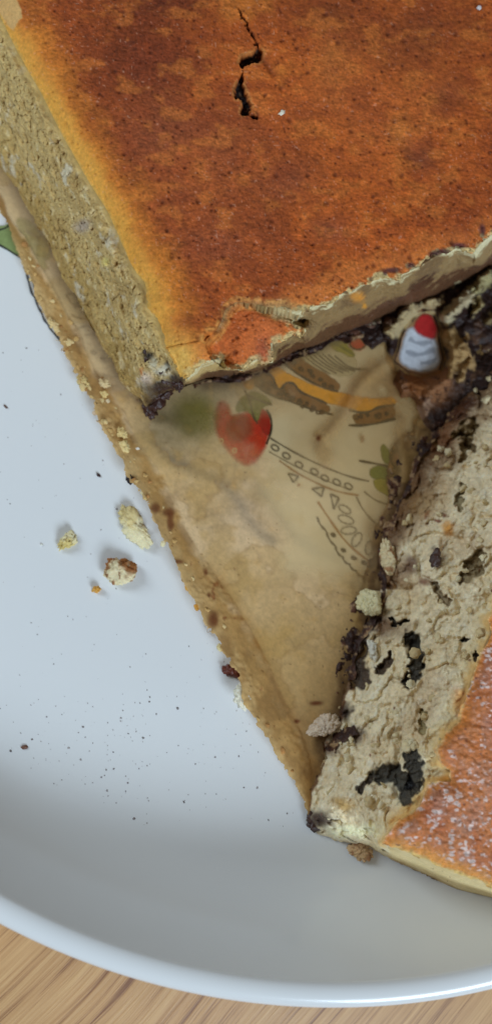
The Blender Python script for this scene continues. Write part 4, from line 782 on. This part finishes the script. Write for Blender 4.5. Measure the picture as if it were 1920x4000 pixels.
# chocolate chunks belonging to the pieces
for i, (x, y, z, rx, ry, rz, a) in enumerate(((583, 1388, 20, 1.4, 1.0, .6, -30), (645, 1432, 20, .7, 1.1, .6, -20), (628, 1505, 11, 2.6, 1.6, 1.3, 20), (604, 1562, 4, 2.0, 1.3, 1.1, 50), (655, 1478, 16, 1.4, 1.1, 1.0, 0), (692, 1484, 15, 1.0, 1.9, 1.0, 20), (645, 1535, 7, 1.9, 1.2, 1.0, 40), (585, 1600, 1.5, 1.0, 1.4, .8, 20), (570, 1470, 12, .5, .8, .4, 0))):
    one_lump('chocolate_chunk', M_CHOC, x, y, z, rx, ry, rz, a, 60+i, parent=slab, tone=(62, 34, 28), rough=1.3)
for i, (x, y, z, rx, ry, rz, a) in enumerate(((1240, 3206, .5, 2.0, 1.3, .9, 20), (1272, 3196, 2, 1.6, 1.2, 1.0, 0), (1222, 3180, .3, 1.2, 1.0, .8, 50), (1700, 2175, 15, 1.0, 1.7, .6, -20), (1400, 3085, 7, .9, .7, .7, 0), (1440, 3052, 8, .8, .7, .6, 0))):
    one_lump('chocolate_chunk', M_CHOC, x, y, z, rx, ry, rz, a, 80+i, parent=slab2, tone=(64, 38, 30), rough=.9)
def offset(L, w):
    L = smooth_line(L, 2); T = np.gradient(L, axis=0); T /= np.linalg.norm(T, axis=1, keepdims=True)+1e-9
    w = np.interp(np.linspace(0, 1, len(L)), np.linspace(0, 1, len(w)), w)[:, None]; return L+np.stack([T[:, 1], -T[:, 0]], 1)*w
def filling(name, line, win, wout, zbase, parent, seed, sgn):
    A = offset(line, [w*sgn for w in win]); B = offset(line, [-w*sgn for w in wout]); poly = np.concatenate([A, B[::-1]])
    def zf(X, Y, sd): return zbase(X, Y)
    def dp(X, Y, sd, P, N):
        Q = warp(P); c1, _, _ = curds(Q, 2.6, seed); c2, _, _ = curds(Q, 1.0, seed+1); return (1.3*c1+.6*c2-.9+1.3*fbm(P, 5, 3, seed))*ss(-sd, -2, 18)-.2
    def cf(X, Y, sd, P, D):
        n1 = fbm(P, 3, 3, seed); n2 = fbm(P, .9, 3, seed+3); c = np.ones(X.shape+(3,))*np.array(srgb(60, 36, 28)); c = mixc(c, ss(n1, -.1, .35)*.8, srgb(104, 64, 44)); c = mixc(c, ss(n2+.6*n1, .12, .4)*.8, srgb(176, 142, 102)); c = mixc(c, ss(-n1, .2, .5)*.6, srgb(34, 22, 24))
        return np.concatenate([np.clip(c, .004, 1), .35+.3*np.clip(n2, 0, 1)[..., None]], -1)
    o = relief(name, poly, 4, zf, dp, cf, M_CRUMB, up=.9, jag=lambda P: 34*fbm(P, 6, 2, seed+7)+4*vn(P, .8, 9)+2); reparent(o, parent); return o
def zb2(X, Y):
    i = sdf(X, Y, BOT2); return np.where(i < 0, body2_z(X, Y, i)+.1, .75+.9*np.exp(i/-18)*0)
filling('chocolate_filling', B2_CUT[1:17], [70, 70, 60, 80, 60, 74, 84, 50, 30, 40, 90, 80, 50], [20, 40, 44, 40, 30, 26, 20, 16, 14, 26, 40, 30, 26], zb2, slab2, 400, -1)
filling('chocolate_filling', [(1290, 2950), (1330, 2890), (1400, 2850)], [40, 44, 30], [26, 30, 20], zb2, slab2, 420, 1)
def zb1(X, Y): return 1.4+.01*np.clip(dline(X, Y, B_CUT), 0, 60)+.09*np.clip(sdf(X, Y, BOT)*-1, 0, 80)
filling('chocolate_filling', B_CUT[3:], [44, 30, 36, 30, 34, 40, 44, 50, 60, 50], [10, 14, 6, 8, 10, 20, 26, 36, 40, 40], zb1, slab, 440, -1)
# fine loose crumble over the torn side: nobody could count it
def zsurf(fn, x, y): return float(fn(np.array([[x]], float), np.array([[y]], float), np.array([[0.0]]))[0, 0])
items = []
XY = np.c_[RNG.uniform(1200, 2000, 1500), RNG.uniform(1430, 3280, 1500)]
m_ = inside(XY[:, 0], XY[:, 1], BOT2) & ~inside(XY[:, 0], XY[:, 1], TOP2) & (dline(XY[:, 0], XY[:, 1], B2_CUT) > 50)
XY = XY[m_][:90]; ZZ = body2_z(XY[:, 0][None], XY[:, 1][None], np.zeros((1, len(XY))))[0]
for i, ((x, y), z) in enumerate(zip(XY, ZZ)):
    r = random.uniform(.35, .8); items.append(((x, y, z-.6, r, r*random.uniform(.7, 1.2), r*.8, random.uniform(0, 180), 200+i), dict(lvl=3, rough=1.1, tone=random.choice([(222, 202, 160), (208, 184, 138), (226, 210, 172)]))))
many('loose_crumble', M_CRUMB, items, parent=slab2)
items = []
XY = np.c_[RNG.uniform(1290, 2000, 260), RNG.uniform(1150, 2900, 260)]
m_ = dline(XY[:, 0], XY[:, 1], B2_CUT) < 45
for i, (x, y) in enumerate(XY[m_][:70]):
    r = random.uniform(.15, .4); items.append(((x, y, 0.6, r, r, r*.8, 0, 900+i), dict(lvl=2, tone=random.choice([(52, 30, 24), (110, 66, 44), (190, 164, 120)]), rough=1.0)))
many('chocolate_bits', M_CHOC, items, parent=slab2)
items = []
Lr = smooth_line([(0.6*a+.4*c, .6*b+.4*d) for (a, b), (c, d) in zip(P_OUT, P_IN+P_IN[-1:]*2)], 1)
for i in range(120):
    k = random.randint(4, len(P_OUT)-4); x, y = P_OUT[k]; x2, y2 = P_OUT[k+1]; t = random.random(); x = x+(x2-x)*t; y = y+(y2-y)*t
    if y > 1950 and random.random() < .6: continue
    e = abs(random.gauss(0, 1)); x += 6+e*34; y -= e*4; z = float(paper_z(np.array([[x]]), np.array([[y]]), 0)[0, 0])
    r = random.uniform(.2, .62); items.append(((x, y, z-.1, r, r*random.uniform(.6, 1.3), r*.5, random.uniform(0, 180), 2200+i), dict(lvl=2, rough=1.1, tone=random.choice([(212, 176, 118), (204, 164, 104), (222, 192, 136), (184, 134, 80)]))))
many('baked_crumb_residue', M_CRUMB, items, label='fine pale crumb residue stuck along the turned up edge of the paper', cat='crumb residue')
# fine dark dust on the plate
items = []
for i in range(430):
    u = random.random()
    x, y = (random.gauss(430, 320), random.gauss(2930, 170)) if u < .5 else (random.uniform(0, 1150), random.uniform(1350, 3250))
    if inside(np.array([x]), np.array([y]), paper_poly)[0] or x < -80: continue
    w = U(x, y, 0)
    if math.hypot(w[0]-PC[0], w[1]-PC[1]) > RF-3: continue
    r = min(.32, random.lognormvariate(math.log(.10), .55)); g_ = random.randint(120, 180)
    items.append(((x, y, 0.0, r, r*random.uniform(.6, 1), .05, random.uniform(0, 180), 1500+i), dict(lvl=1, tone=(g_, g_-8, g_-10))))
many('chocolate_dust', M_CHOC, items, label='fine brown dust sprinkled over the bare white floor of the plate', cat='dust')
